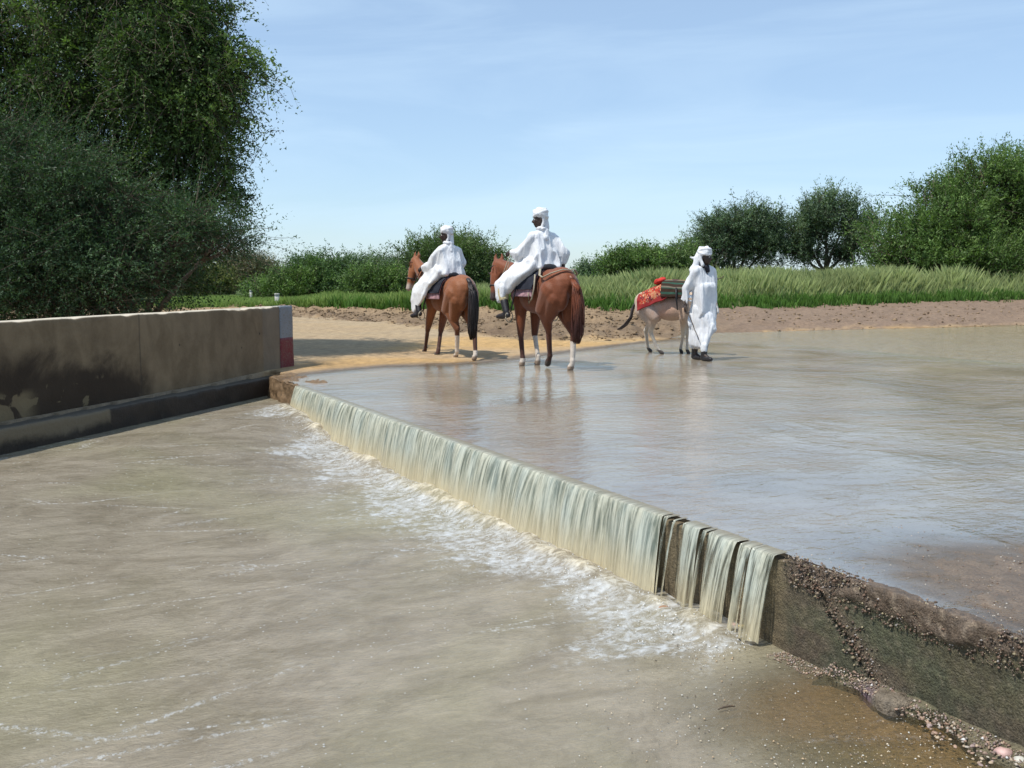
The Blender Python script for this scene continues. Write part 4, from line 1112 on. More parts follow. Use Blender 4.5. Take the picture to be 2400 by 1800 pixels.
    # eyes
    for q in (1, -1):
        e = mesh_np('eye', *ell(poll + hd * .30 + side * q * .093 * s + fwd * .040 * s, [.017 * s] * 3, None, 10, 7), M_black); e.parent = root
    rs = np.random.RandomState(seed)
    # tail: many hair strands
    t0 = np.array([-.79, 0, 1.26]) * s if tail is None or 'root' not in tail else np.array(tail['root'])
    pts = np.array(tail['pts']) if tail else None
    parts = []; cols = []
    ns = tail.get('n', 260)
    for i in range(ns):
        a = rs.rand() * 6.28; rr = rs.rand() ** .5; le = 1 - .35 * rs.rand() ** 2
        K = 9; tt = np.linspace(0, le, K); ctr = np.stack([np.interp(tt, np.linspace(0, 1, len(pts)), pts[:, j]) for j in range(3)], -1)
        w = np.interp(tt, [0, .12, .45, .85, 1], tail.get('w', [.028, .05, .085, .07, .025])) * rr
        wob = .012 * np.array([math.sin(a * 3 + k * .9) for k in range(K)]) * tt * 2
        ctr = ctr + np.stack([w * math.cos(a) * .75 + wob, w * math.sin(a) + wob * .6, 0 * tt], -1)
        V, F = tube(ctr, np.interp(tt, [0, .5, 1], [.007, .008, .002]), 4)
        parts.append((V, F)); cols.append(np.repeat(tailcol(tt, rs.rand()), 4, 0)); cols.append(tailcol(tt, .5)[[0, -1]])
    V, F = merge(parts); tl = mesh_np('tail', V, F, M_hair, col=np.concatenate(cols)); tl.parent = root; tag(tl, kind='stuff')
    dock = mesh_np('tail_dock', *merge(path([pts[0] + np.array([.06, 0, .03]) * s, pts[0], pts[0] * .82 + pts[1] * .18], [.05 * s, .042 * s, .022 * s])), M_hair,
                   col=np.array(tailcol(np.array([0.0]), .4)).repeat(len(merge(path([pts[0] + np.array([.06, 0, .03]) * s, pts[0], pts[0] * .82 + pts[1] * .18], [.05 * s, .042 * s, .022 * s]))[0]), 0)); dock.parent = root
    # mane
    parts = []; sd = 1
    crest = [w0 + np.array([-.08, 0, .20]) * s, nm + np.array([-.05, 0, .13]) * s * .9, poll - hu * .04 * s]
    for i in range(170):
        t = rs.rand(); c = crest[0] * (1 - t) ** 2 + 2 * crest[1] * t * (1 - t) * 1.0 + crest[2] * t ** 2
        dn = np.array([rs.randn() * .02, (sd if rs.rand() < .8 else -sd) * (.05 + .05 * rs.rand()), -.08 - .10 * rs.rand()]) * s
        V, F = tube([c, c + dn * .45 + np.array([0, dn[1] * .3, .012]), c + dn], [.006, .006, .002], 4); parts.append((V, F))
    for i in range(26):
        c = poll - hu * .03 * s; dn = (hd * (.16 + .22 * rs.rand()) + fwd * .05 * s + side * rs.randn() * .02 * s)
        V, F = tube([c, c + dn * .5 + fwd * .05 * s, c + dn + fwd * .035 * s], [.006, .006, .002], 4); parts.append((V, F))
    V, F = merge(parts); mn = mesh_np('mane', V, F, M_hair, col=np.array([manecol]) * (.8 + .4 * rs.rand(len(V), 1))); mn.parent = root; tag(mn, kind='stuff')
    return root, dict(poll=poll, muz=muz, hu=hu, side=side, fwd=fwd, jaw=jaw, hd=hd)

def bridle(fr, hi, s, label, col=None, rein_to=None, loop=False):
    root = empty('bridle', (*fr.C, 0.0), fr.rz); tag(root, label, 'bridle')
    mt = col or M_black
    def ring(c, ax, r, w, name, m_=mt, hgt=1.0):
        x, y, d = frame(np.array(ax)); th = np.linspace(0, 2 * np.pi, 21)
        pts = [c + (x * math.cos(a) + y * math.sin(a) * hgt) * r for a in th]
        o = mesh_np(name, *tube(pts, w, 5), m_); o.parent = root
    p, h, f, sd = hi['poll'], hi['hd'], hi['fwd'], hi['side']
    ring(p + h * .66 - f * .018 * s, hi['hu'], .085 * s, .011 * s, 'noseband'); ring(p + h * .14 - f * .03 * s, hi['hu'] + f * .25, .112 * s, .010 * s, 'browband')
    for q in (1, -1):
        o = mesh_np('cheek_strap', *tube([p + h * .14 + sd * q * .098 * s - f * .03 * s, p + h * .4 + sd * q * .100 * s - f * .015 * s, p + h * .66 + sd * q * .080 * s - f * .01 * s], .010 * s, 5), mt); o.parent = root
        o = mesh_np('rein', *tube([p + h * .70 + sd * q * .07 * s, (p + h * .70) * .5 + rein_to * .5 + np.array([0, q * .02, -.10]), rein_to + np.array([0, q * .02, 0])], .007, 5), M_strap if loop else mt); o.parent = root
    return root

def horse_col(coat, dark, low, socks, white_face=False):
    coat, dark, low = np.array(coat), np.array(dark), np.array(low)
    def f(V, N, hv, poll, muz, s):
        g = fbm(V[:, 0] * 3, V[:, 1] * 3, V[:, 2] * 3, seed=5, oct=3)
        C = cmix(np.tile(coat, (len(V), 1)), dark, np.clip(.35 + .8 * g, 0, 1) * .5)
        z = V[:, 2] / s
        C = cmix(C, low, 1 - sst(.30, .72, z))
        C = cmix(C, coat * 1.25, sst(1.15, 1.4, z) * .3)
        for (h, ft), (kind, zt) in zip(hv, socks):
            d = np.hypot(V[:, 0] - (h[0] * .5 + ft[0] * .5), V[:, 1] - h[1])
            k = (d < .17 * s) & (V[:, 2] < h[2] + zt * s)
            if kind == 'w': C[k] = np.array([.60, .52, .44])
            hf = np.linalg.norm(V - h - np.array([.02, 0, 0]) * s, axis=1)
            hoofk = (V[:, 2] < h[2] + .058 * s) & (d < .15 * s)
            C[hoofk] = np.array([.30, .22, .16]) if kind == 'w' else np.array([.05, .038, .03])
        dm = np.linalg.norm(V - muz, axis=1)
        C = cmix(C, np.array([.42, .34, .29]) if white_face else np.array([.045, .03, .028]), 1 - sst(.06 * s, .13 * s, dm))
        return C
    return f

def saddle(fr, s, label, full=True, seed=0):
    root = empty('saddle', (*fr.C, 0.0), fr.rz); tag(root, label, 'saddle')
    # saddle cloth: a sheet bent over the back
    def drape(name, x0, x1, ztop, zlow, mat, off=.0, wav=.01, rad=.28, y_skip=None):
        xs_ = np.linspace(x0, x1, 26); a = np.linspace(-1, 1, 41); X, A = np.meshgrid(xs_, a, indexing='ij')
        th = A * math.radians(95); down = np.maximum(0, np.abs(A) - .72) / .28
        R = (rad + off)
        y = np.sin(th) * R * 1.0; z = ztop - R * 1.08 * (1 - np.cos(np.clip(th, -1.5, 1.5))) - down * (zlow)
        y = y * (1 + .03 * down) + wav * vn(X * 9, A * 6, seed=seed + 3); z = z + wav * .4 * vn(X * 7, A * 5, seed=seed + 5) - .04 * ((X - (x0 + x1) / 2) / (x1 - x0)) ** 2 * 0
        V1 = np.stack([X, y, z], -1).reshape(-1, 3) * s
        n_ = np.stack([0 * X, np.sin(th), np.cos(th)], -1).reshape(-1, 3) * .018 * s
        F = grid_faces(26, 41); k = len(V1)
        V = np.concatenate([V1, V1 - n_]); idx = np.arange(k).reshape(26, 41)
        def rim(i, j): return np.stack([i[:-1], i[1:], i[1:] + k, i[:-1] + k], -1)
        rims = [rim(idx[0], 0)[:, ::-1], rim(idx[-1], 0), rim(idx[:, 0], 0), rim(idx[:, -1], 0)[:, ::-1]]
        o = mesh_np(name, V, [F, F[:, ::-1] + k] + rims, mat); o.parent = root
    drape('saddle_blanket', -.22, .36, 1.415, .10, M_pinkc, .012)
    drape('saddle_cloth', -.24, .34, 1.44, .0, M_navy, .03, .014)
    pr = [ell(np.array([.04, 0, 1.42]) * s, np.array([.27, .17, .06]) * s), ell(np.array([-.20, 0, 1.44]) * s, np.array([.07, .15, .06]) * s), ell(np.array([.30, 0, 1.49]) * s, np.array([.06, .07, .11]) * s)]
    body_mesh('seat', pr, M_black, root, None, .014, 3)
    if full:
        # breeching straps round the rump
        for zz, zr_ in ((1.26, 1.02),):
            pts = []
            for a in np.linspace(-1, 1, 31):
                th = a * math.pi / 2 * 1.12
                pts.append((-.28 - .50 * math.cos(th) ** .8 if abs(th) < 1.57 else -.28 + .12 * (abs(th) - 1.57) * 4, math.sin(th) * .285, zz - .0 * abs(a) + .10 * math.cos(th) if abs(th) < 1.57 else zz))
        for q in (1, -1):
            pts = [(-.24, q * .17, 1.42), (-.34, q * .245, 1.33), (-.46, q * .27, 1.30), (-.60, q * .22, 1.36), (-.70, q * .10, 1.41), (-.74, 0, 1.40)]
            o = mesh_np('breeching_strap', *tube(np.array(pts) * s, .018 * s, 6, .5), M_strap); o.parent = root
            pts = [(-.26, q * .27, 1.34), (-.29, q * .305, 1.15), (-.24, q * .31, 1.0), (-.16, q * .31, .93), (-.14, q * .305, 1.08)]
            o = mesh_np('girth_rope', *tube(np.array(pts) * s, .012 * s, 6), M_strap); o.parent = root
    for q in (1, -1):
        pts = [(.16, q * .30, 1.25), (.20, q * .35, .98), (.22, q * .38, .80)]
        o = mesh_np('stirrup_leather', *tube(np.array(pts) * s, .013 * s, 5, .5), M_black); o.parent = root
        c = np.array([.23, q * .40, .71]) * s; th = np.linspace(0, 2 * np.pi, 17)
        o = mesh_np('stirrup', *tube([c + np.array([0, math.cos(a) * .06, math.sin(a) * .08 + .02]) * s for a in th], .008 * s, 5), M_strap); o.parent = root
    return root

def hand(wrist, dirv, palm_n, size=1.0, curl=.5):
    "palm, four unequal fingers and a thumb closing towards palm_n"
    d = unit(np.array(dirv, float)); n = np.array(palm_n, float); n = n - d * (n @ d); n = unit(n); w = np.cross(d, n); k = size
    pr = [ell(wrist + d * .045 * k, np.array([.03, .03, .03]) * k), cap(wrist, .026 * k, wrist + d * .05 * k, .030 * k, 10), cap(wrist + d * .03 * k + w * .018 * k, .020 * k, wrist + d * .085 * k + w * .024 * k, .017 * k, 10), cap(wrist + d * .03 * k - w * .018 * k, .020 * k, wrist + d * .085 * k - w * .022 * k, .016 * k, 10)]
    for i, (o, ln) in enumerate(zip((.034, .012, -.011, -.032), (.070, .080, .074, .058))):
        p = wrist + d * .088 * k + w * o * k; a = p
        for j, f in enumerate((.45, .33, .22)):
            ang = curl * (.5 + j * .9); b = a + (d * math.cos(ang) + n * math.sin(ang)) * ln * f * k
            pr.append(cap(a, .0105 * k, b, .0095 * k, 8)); a = b
    p = wrist + d * .03 * k + w * .03 * k; q_ = p + (d * .4 + w * .75 + n * .4) * .035 * k; r_ = q_ + (d * .7 + n * .6 - w * .1) * .035 * k
    pr += [cap(p, .014 * k, q_, .012 * k, 8), cap(q_, .012 * k, r_, .010 * k, 8)]
    return pr
SKIN = np.array([.040, .024, .018])
def head_prims(c, face, s=1.0):
    f = unit(np.array([face[0], face[1], face[2] if len(face) > 2 else 0.0])); sd = unit(np.cross([0, 0, 1.0], f)); up = np.cross(f, sd); c = np.array(c, float)
    A = lambda a, b, z: c + (f * a + sd * b + up * z) * s
    R = math.atan2(f[1], f[0])
    pr = [ell(A(-.01, 0, .03), np.array([.095, .078, .095]) * s, (0, 0, R)), ell(A(.025, 0, -.03), np.array([.068, .062, .085]) * s, (0, 0, R)), ell(A(.055, 0, -.085), np.array([.034, .034, .026]) * s, (0, 0, R))]
    pr += [cap(A(.085, 0, .018), .010 * s, A(.112, 0, -.022), .017 * s, 10), ell(A(.096, 0, -.026), np.array([.014, .024, .012]) * s, (0, 0, R))]
    pr += [ell(A(.088, 0, -.053), np.array([.014, .028, .008]) * s, (0, 0, R)), ell(A(.084, 0, -.066), np.array([.014, .025, .008]) * s, (0, 0, R)), cap(A(.080, -.035, .030), .012 * s, A(.080, .035, .030), .012 * s, 8)]
    for q in (1, -1):
        pr += [ell(A(.058, q * .040, -.012), np.array([.022, .020, .018]) * s), ell(A(-.005, q * .080, -.01), np.array([.018, .010, .030]) * s, (0, 0, R))]
    return pr, A, f, sd, up
def eyes_mesh(A, s, root):
    for q in (1, -1):
        o = mesh_np('eye', *ell(A(.082, q * .030, .008), [.0125 * s] * 3, None, 10, 7), simple_eye); o.parent = root
simple_eye = simple('eye_white', (.45, .42, .38), .2, 10, .1, 0)
def turban_prims(A, f, s, tail=None, veil=True, back=1.0):
    pr = []
    pr.append(ell(A(-.015, 0, .080), np.array([.110, .100, .082]) * s))
    for i, (h, r, tx, ty) in enumerate([(.055, .088, .30, .12), (.078, .092, -.22, .25), (.100, .086, .2, -.25), (.122, .070, -.2, .1), (.138, .046, .15, .1)]):
        th = np.linspace(0, 2 * np.pi, 25)
        pts = [A(math.cos(a) * r * 1.06 - .015, math.sin(a) * r * .98, h + tx * .12 * math.cos(a) + ty * .1 * math.sin(a)) for a in th]
        pr += path(pts, [(.022 + .004 * math.sin(3 * a + i)) * s for a in th], 9)
    if veil:
        pr += path([A(-.07, 0, .05), A(-.075, 0, -.03), A(-.07, 0, -.12)], [.052 * s, .048 * s, .058 * s])
        for q in (1, -1): pr += path([A(-.04, q * .065, .04), A(-.035, q * .062, -.04), A(-.01, q * .055, -.12)], [.026 * s, .024 * s, .030 * s])
    return pr

def rider(fr, s, label, face, lhand, rhand, style, seed):
    root = empty('person', (*fr.C, 0.0), fr.rz); tag(root, label, 'person')
    v = lambda *a: np.array(a, float) * s
    hc = v(-.02, .03, 2.125); neck = v(-.05, .0, 1.99)
    hp, A, f, sd, up = head_prims(hc, face, s)
    lh, rh = np.array(lhand), np.array(rhand)
    shl, shr = v(-.05, .165, 1.87), v(-.05, -.165, 1.86)
    ell_l = (shl + lh) / 2 + v(-.05, .05, -.10); ell_r = (shr + rh) / 2 + v(-.08, -.06, -.02)
    kneeL, ankL, toeL = (v(.47, .39, 1.16), v(.27, .42, .80), v(.43, .46, .735)) if style == 2 else (v(.50, .36, 1.12), v(.33, .40, .80), v(.50, .45, .73))
    kneeR, ankR, toeR = v(.47, -.39, 1.17), v(.27, -.42, .80), v(.43, -.46, .735)
    hipL, hipR = v(.0, .13, 1.50), v(.0, -.13, 1.50)
    pr = hp + path([hc + v(-.02, 0, -.04), neck, v(-.04, 0, 1.88)], [.06 * s, .055 * s, .05 * s])
    pr += path([v(-.04, 0, 1.84), v(-.03, 0, 1.62), v(0, 0, 1.50)], [.07 * s, .075 * s, .08 * s]) + path([shl, shr], [.035 * s, .035 * s])
    for sh_, e, h_ in ((shl, ell_l, lh), (shr, ell_r, rh)):
        pr += path([sh_, e, h_], [.033 * s, .032 * s, .026 * s])
    for hp_, k_, a_, t_ in ((hipL, kneeL, ankL, toeL), (hipR, kneeR, ankR, toeR)):
        pr += path([hp_, k_, a_], [.055 * s, .048 * s, .040 * s]) + path([a_, a_ * .6 + t_ * .4 + v(0, 0, -.02), t_], [.042 * s, .035 * s, .03 * s])
    pr += hand(lh, lh - ell_l + v(.1, 0, .02), (0, -.5, -1), s * 1.05, .9) + hand(rh, rh - ell_r, (.2, .3, -1), s * 1.05, .5)
    body_mesh('body', pr, M_skin, root, lambda V, N: np.tile(SKIN, (len(V), 1)) * (1 + .25 * fbm(V[:, 0] * 9, V[:, 1] * 9, V[:, 2] * 9, seed=seed)[:, None]), .0098, 2)
    eyes_mesh(A, s, root)
    # robe: cloth hanging between shoulders, elbows, seat and knees
    wl = lh * .85 + ell_l * .15; wr = ell_r * .40 + rh * .60 if style == 2 else rh * .9 + ell_r * .1
    rp = [hull([(v(-.04, .14, 1.87), 0.0735 * s), (v(-.04, -.14, 1.86), 0.0735 * s), (v(-.04, 0, 1.92), 0.0791 * s), (v(-.13, .10, 1.68), 0.0678 * s), (v(-.13, -.10, 1.68), 0.0678 * s), (v(.02, .08, 1.72), 0.0791 * s), (v(.02, -.08, 1.72), 0.0791 * s),
                (v(-.20, .15, 1.46), 0.0508 * s), (v(-.20, -.15, 1.46), 0.0508 * s), (v(.08, .17, 1.46), 0.0678 * s), (v(.08, -.17, 1.46), 0.0678 * s)])]
    rp += [hull([(shl, 0.0791 * s), (ell_l + v(0, .01, -.02), 0.0768 * s), (v(-.04, .12, 1.74), 0.0565 * s), (v(-.03, .15, 1.60), 0.0396 * s)]), hull([(ell_l + v(0, .01, -.02), 0.0768 * s), (wl, 0.0508 * s), (wl + v(-.04, 0, -.06), 0.0396 * s), (ell_l + v(.03, 0, -.13), 0.0396 * s)])]
    rp += [hull([(shr, 0.0791 * s), (ell_r, 0.0746 * s), (v(-.05, -.12, 1.72), 0.0565 * s), (v(-.06, -.15, 1.60), 0.0396 * s)]), hull([(ell_r, 0.0746 * s), (wr, 0.0565 * s), (ell_r + v(.02, 0, -.08), 0.0452 * s)])]
    for hp_, k_ in ((hipL, kneeL), (hipR, kneeR)):
        q = 1 if k_[1] > 0 else -1
        if style == 1:
            rp += [hull([(hp_ + v(-.10, q * .06, .0), .08 * s), (hp_ + v(.08, q * .03, .13), .07 * s), (k_ + v(.03, 0, .03), .085 * s), (k_ + v(.0, q * .04, -.14), .06 * s), (hp_ + v(.0, q * .20, -.20), .035 * s), (hp_ + v(.16, q * .24, -.34), .03 * s)]),
                   hull([(k_ + v(.03, 0, .02), .085 * s), (hp_ + v(.12, q * .20, -.20), .05 * s), (k_ + v(-.04, q * .06, -.32), .035 * s), (hp_ + v(.14, q * .27, -.40), .03 * s), (k_ + v(.04, q * .03, -.24), .045 * s)])]
        else:
            rp += [hull([(hp_ + v(-.12, q * .05, -.02), .075 * s), (hp_ + v(.08, q * .02, .13), .07 * s), (k_ + v(.03, 0, .04), .075 * s), (k_ + v(.0, q * .03, -.15), .05 * s), (hp_ + v(-.02, q * .19, -.15), .03 * s)]),
                   hull([(k_ + v(.03, 0, .02), .07 * s), (k_ + v(-.12, q * .02, .0), .06 * s), (k_ + v(-.01, q * .03, -.20), .035 * s), (k_ + v(-.12, q * .04, -.14), .03 * s)])]
    def fd(V, N):
        ax = np.arctan2(V[:, 1], V[:, 0] + .3)
        a = .6 - np.abs(vn(V[:, 0] * 8 + V[:, 2] * 2.5, V[:, 1] * 10, V[:, 2] * 1.2, seed=seed)) * 2
        b = vn(V[:, 0] * 22, V[:, 1] * 26, V[:, 2] * 2.6, seed=seed + 9)
        c = vn(V[:, 0] * 6, V[:, 1] * 6, V[:, 2] * 3, seed=seed + 5)
        return s * (.026 * a + .010 * b + .012 * c) * (1 - .5 * np.abs(N[:, 2]))
    body_mesh('robe', rp, M_white, root, None, .0105, 5, fd)
    body_mesh('turban', turban_prims(A, f, s), M_white, root, None, .009, 2, folds(.006, 20, 9, seed + 4))
    body_mesh('neck_scarf', path([A(.03, .055, -.12), A(-.02, .075, -.135), A(-.09, .02, -.13), A(-.07, -.06, -.135), A(.02, -.065, -.125), A(.045, 0, -.125), A(.03, .055, -.12)], [.028 * s] * 7) + ([cap(A(-.06, 0, -.12), .06 * s, v(-.09, 0, 1.86), .07 * s)]), M_white, root, None, .01, 2, folds(.010, 16, 12, seed + 5))
    if style == 2:
        for k_, a_ in ((kneeL, ankL), (kneeR, ankR)):
            body_mesh('trouser_leg', path([k_ + v(-.03, 0, -.02), k_ * .55 + a_ * .45], [.085 * s, .075 * s]), M_cream, root, None, .012, 2, folds(.008, 14, 6, 3))
    for a_, t_, k_ in ((ankL, toeL, kneeL), (ankR, toeR, kneeR)):
        bt = path([a_ + (k_ - a_) * (.42 if style == 2 else .32), a_, a_ * .75 + t_ * .25 + v(-.02, 0, -.035)], [.060 * s, .052 * s, .045 * s]) + path([a_ + v(-.04, 0, -.045), a_ * .5 + t_ * .5 + v(0, 0, -.035), t_ + v(.02, 0, -.01)], [.040 * s, .042 * s, .032 * s])
        body_mesh('boot', bt, M_black, root, None, .010, 2)
    return root

# ---- horse and rider nearest the water
FR2 = Frame((.42, 14.33), (-.52, .85))
h2 = [FR2.loc(1226, 858), FR2.loc(1262, 856), FR2.loc(1286, 862), FR2.loc(1340, 868)]
s2 = 1.0
hoof2 = [(h2[0][0], h2[0][1], 0, 0), (h2[1][0], h2[1][1], .01, .25), (h2[2][0], h2[2][1], .05, .8), (h2[3][0], h2[3][1], 0, 0)]
d2 = FR2.dirl(-1, .0)
nm2 = np.array([.70, .09, 1.40]); poll2 = FR2.w2l(1167, 620, 15.0); muz2 = FR2.w2l(1156, 698, 14.85)
hA, hi2 = equine('horse', 'horse', 'reddish chestnut horse with long red-brown tail, under the right rider', FR2, s2, hoof2, (poll2, muz2), nm2,
    horse_col((.185, .052, .017), (.085, .022, .009), (.050, .016, .009), [('w', .12), ('w', .42), ('b', 0), ('w', .40)]), seed=21,
    tail=dict(pts=[(-.78, 0, 1.28), (-.90, 0, 1.16), (-.93, -.01, .90), (-.90, -.02, .62), (-.88, -.02, .38)], n=330, w=[.028, .05, .085, .085, .035]),
    tailcol=lambda t, r: np.outer(1 - sst(.35, .8, t), (.15, .042, .016)) * (.7 + .7 * r) + np.outer(sst(.35, .8, t), (.060, .020, .016)) * (.7 + .7 * r), manecol=(.16, .045, .02))
bridle(FR2, hi2, 1.0, 'black bridle on the head of the right chestnut horse, pale rope reins', None, FR2.w2l(1199, 594, 14.55), True)
saddle(FR2, 1.0, 'dark saddle with navy cloth, faded pink blanket and pale straps, under the right rider')
rider(FR2, 1.0, 'rider in white robe with cream trousers and black boots, on the right chestnut horse', (*(FR2.dirl(-.93, -.10)), -.08), tuple(FR2.w2l(1199, 592, 14.55)), (-.15, -.29, 1.46), 2, 31)

# ---- horse and rider further left
FR1 = Frame((-1.05, 16.10), (-.53, .85))
h1 = [FR1.loc(996, 829), FR1.loc(1026, 836), FR1.loc(1070, 840), FR1.loc(1114, 846)]
s1 = .93
hoof1 = [(h1[0][0], h1[0][1], 0, 0), (h1[1][0], h1[1][1], 0, .0), (h1[2][0], h1[2][1], 0, 0), (h1[3][0], h1[3][1], .015, .0)]
nm1 = np.array([.63, .10, 1.34]); poll1 = FR1.w2l(974, 612, 16.8); muz1 = FR1.w2l(958, 676, 16.7)
hB, hi1 = equine('horse', 'horse', 'bay horse with a black tail on the wet sand, under the left rider', FR1, s1, hoof1, (poll1, muz1), nm1,
    horse_col((.24, .082, .028), (.13, .042, .016), (.062, .023, .013), [('b', 0), ('b', 0), ('w', .40), ('w', .16)], True), seed=22,
    tail=dict(pts=[(-.73, 0, 1.22), (-.83, 0, 1.08), (-.85, .0, .80), (-.82, .0, .55), (-.80, .0, .32)], n=300, w=[.03, .055, .078, .07, .03]),
    tailcol=lambda t, r: np.tile([(.026, .020, .020)], (len(t), 1)) * (.5 + 1.2 * r), manecol=(.16, .055, .025))
bridle(FR1, hi1, s1, 'dark bridle on the head of the left bay horse', None, FR1.w2l(990, 630, 16.35))
saddle(FR1, s1, 'dark saddle under the left rider, mostly hidden by the white robe', False, 40)
rider(FR1, .93, 'rider in a white robe draped over the legs, on the left bay horse', (*(FR1.dirl(-.95, -.05)), -.05), tuple(FR1.w2l(990, 628, 16.35)), (.10, -.26, 1.40), 1, 41)

# ---- donkey
FRD = Frame((2.66, 16.60), (.90, -.30))
hd_ = [FRD.loc(1610, 829), FRD.loc(1594, 828), FRD.loc(1548, 830), FRD.loc(1521, 825)]
hd_ = [hd_[0], hd_[1], hd_[3], hd_[2]]
hoofd = [(hd_[0][0], hd_[0][1], 0, 0), (hd_[1][0], hd_[1][1], 0, 0), (hd_[2][0], hd_[2][1], 0, 0), (hd_[3][0], hd_[3][1], 0, 0)]
def donkey_col(V, N, hv, poll, muz, s):
    C = np.tile(np.array([.50, .37, .27]), (len(V), 1)); z = V[:, 2] / s; x = V[:, 0] / s
    C = cmix(C, np.array([.50, .29, .21]), np.clip(1 - np.abs(x + .15) / .65, 0, 1) * sst(.7, .95, z) * (1 - sst(1.2, 1.35, z)) * .9)
    C = cmix(C, np.array([.45, .40, .36]), sst(0, .4, fbm(V[:, 0] * 5, V[:, 1] * 5, V[:, 2] * 5, seed=7)) * .5)
    C = cmix(C, np.array([.58, .52, .44]), 1 - sst(.5, .75, z))
    for h, ft in hv:
        k = (np.hypot(V[:, 0] - h[0], V[:, 1] - h[1]) < .15) & (V[:, 2] < .075); C[k] = (.06, .05, .045)
    return cmix(C, np.array([.75, .72, .68]), 1 - sst(.08, .14, np.linalg.norm(V - muz, axis=1)))
dk, hid = equine('donkey', 'donkey', 'pale donkey with a patterned red pack cloth, half hidden behind the walking man', FRD, .74, hoofd, (np.array([.66, -.04, 1.10]), np.array([.80, -.08, .73])), np.array([.50, 0, 1.00]),
    donkey_col, seed=23, tail=dict(pts=[(-.57, 0, .90), (-.63, 0, .78), (-.66, 0, .62), (-.76, .0, .48), (-.88, .0, .40)], n=70, w=[.018, .018, .02, .035, .02]),
    tailcol=lambda t, r: np.tile([(.07, .055, .05)], (len(t), 1)) * (.6 + .9 * r), manecol=(.12, .09, .07), ears=.22)
# pack saddle and cloths
m = Mat('patterned_carpet'); cu = m.coord('uv'); v1 = m.voro(m.coord('uv', (13, 22, 1)), 1.0, 'Color'); v2 = m.voro(m.coord('uv', (13, 22, 1)), 1.0, 'Distance')
sp = m.n('ShaderNodeSeparateXYZ'); m.l(v1, sp.inputs[0]); w = m.n('ShaderNodeTexWave'); m.l(m.coord('uv', (5, 8, 1)), w.inputs[0]); w.inputs['Scale'].default_value = 1.2; w.inputs['Distortion'].default_value = 5
c0 = m.mix(m.rng(sp.outputs[0], .45, .5), (.33, .055, .03), (.44, .27, .14)); c0 = m.mix(m.rng(sp.outputs[1], .72, .75), c0, (.05, .03, .04)); c0 = m.mix(m.rng(v2, .30, .22), c0, (.55, .46, .30)); c0 = m.mix(m.rng(w.outputs[1], .65, .75), c0, (.45, .03, .02))
su = m.n('ShaderNodeSeparateXYZ'); m.l(cu, su.inputs[0]); ed = m.math('MINIMUM', m.math('MINIMUM', su.outputs[0], m.math('SUBTRACT', 1.0, su.outputs[0])), m.math('MINIMUM', su.outputs[1], m.math('SUBTRACT', 1.0, su.outputs[1])))
c0 = m.mix(m.rng(ed, .10, .07), c0, (.26, .03, .03))
M_carpet = m.done(m.bsdf(c0, .9, m.bump(m.noise(cu, 60, 3), .4, .01), .15))
m = Mat('striped_cloth'); cu = m.coord('uv'); su = m.n('ShaderNodeSeparateXYZ'); m.l(cu, su.inputs[0])
w = m.math('FRACT', m.math('MULTIPLY', su.outputs[1], 9.0)); c0 = m.mix(m.rng(w, .55, .6), (.045, .026, .018), (.035, .085, .060)); w2 = m.math('FRACT', m.math('MULTIPLY', su.outputs[1], 4.5))
c0 = m.mix(m.rng(w2, .85, .88), c0, (.17, .15, .11)); c0 = m.mix(m.rng(m.math('ABSOLUTE', m.math('SUBTRACT', su.outputs[1], .5)), .09, .05), c0, (.22, .13, .07))
M_stripe = m.done(m.bsdf(c0, .9, m.bump(m.noise(cu, 60, 3), .4, .01), .15))
def pack_sheet(name, label, cat, x0, x1, zt0, zt1, rad, reach, mat, seed, sy=1.0):
    xs_ = np.linspace(x0, x1, 36); a = np.linspace(-1, 1, 61); X, A_ = np.meshgrid(xs_, a, indexing='ij')
    t = (X - x0) / (x1 - x0); zt = zt0 + (zt1 - zt0) * t
    L_ = A_ * reach; th = np.clip(L_ / rad, -1.35, 1.35); ex = np.sign(L_) * np.maximum(np.abs(L_) - 1.35 * rad, 0)
    y = np.sin(th) * rad + ex * .22; z = zt - rad * (1 - np.cos(th)) - np.abs(ex) * .97
    y = y * sy + .010 * vn(X * 14, A_ * 7, seed=seed) ; z = z + .012 * vn(X * 9, A_ * 4, seed=seed + 1)
    x = X + .02 * vn(A_ * 4, X * 3, seed=seed + 2)
    n_ = np.stack([0 * X, np.sin(th), np.cos(th)], -1).reshape(-1, 3) * .016
    V1 = np.stack([x, y, z], -1).reshape(-1, 3); F = grid_faces(36, 61); k = len(V1); idx = np.arange(k).reshape(36, 61)
    rim = lambda i: np.stack([i[:-1], i[1:], i[1:] + k, i[:-1] + k], -1)
    uv = np.stack([t, (A_ + 1) / 2], -1).reshape(-1, 2)
    o = mesh_np(name, np.concatenate([V1, V1 - n_]), [F, F[:, ::-1] + k, rim(idx[0])[:, ::-1], rim(idx[-1]), rim(idx[:, 0]), rim(idx[:, -1])[:, ::-1]], mat, uv=np.concatenate([uv, uv]))
    o.location = (*FRD.C, 0); o.rotation_euler = (0, 0, FRD.rz)
    return tag(o, label, cat)
pack_sheet('carpet', 'red and yellow patterned carpet hanging over the donkey rump', 'carpet', -.52, -.03, 1.03, 1.25, .22, .42, M_carpet, 301)
pack_sheet('striped_blanket', 'dark blanket with green stripes and brown top over the donkey saddle', 'blanket', -.12, .30, 1.27, 1.25, .225, .42, M_stripe, 311)
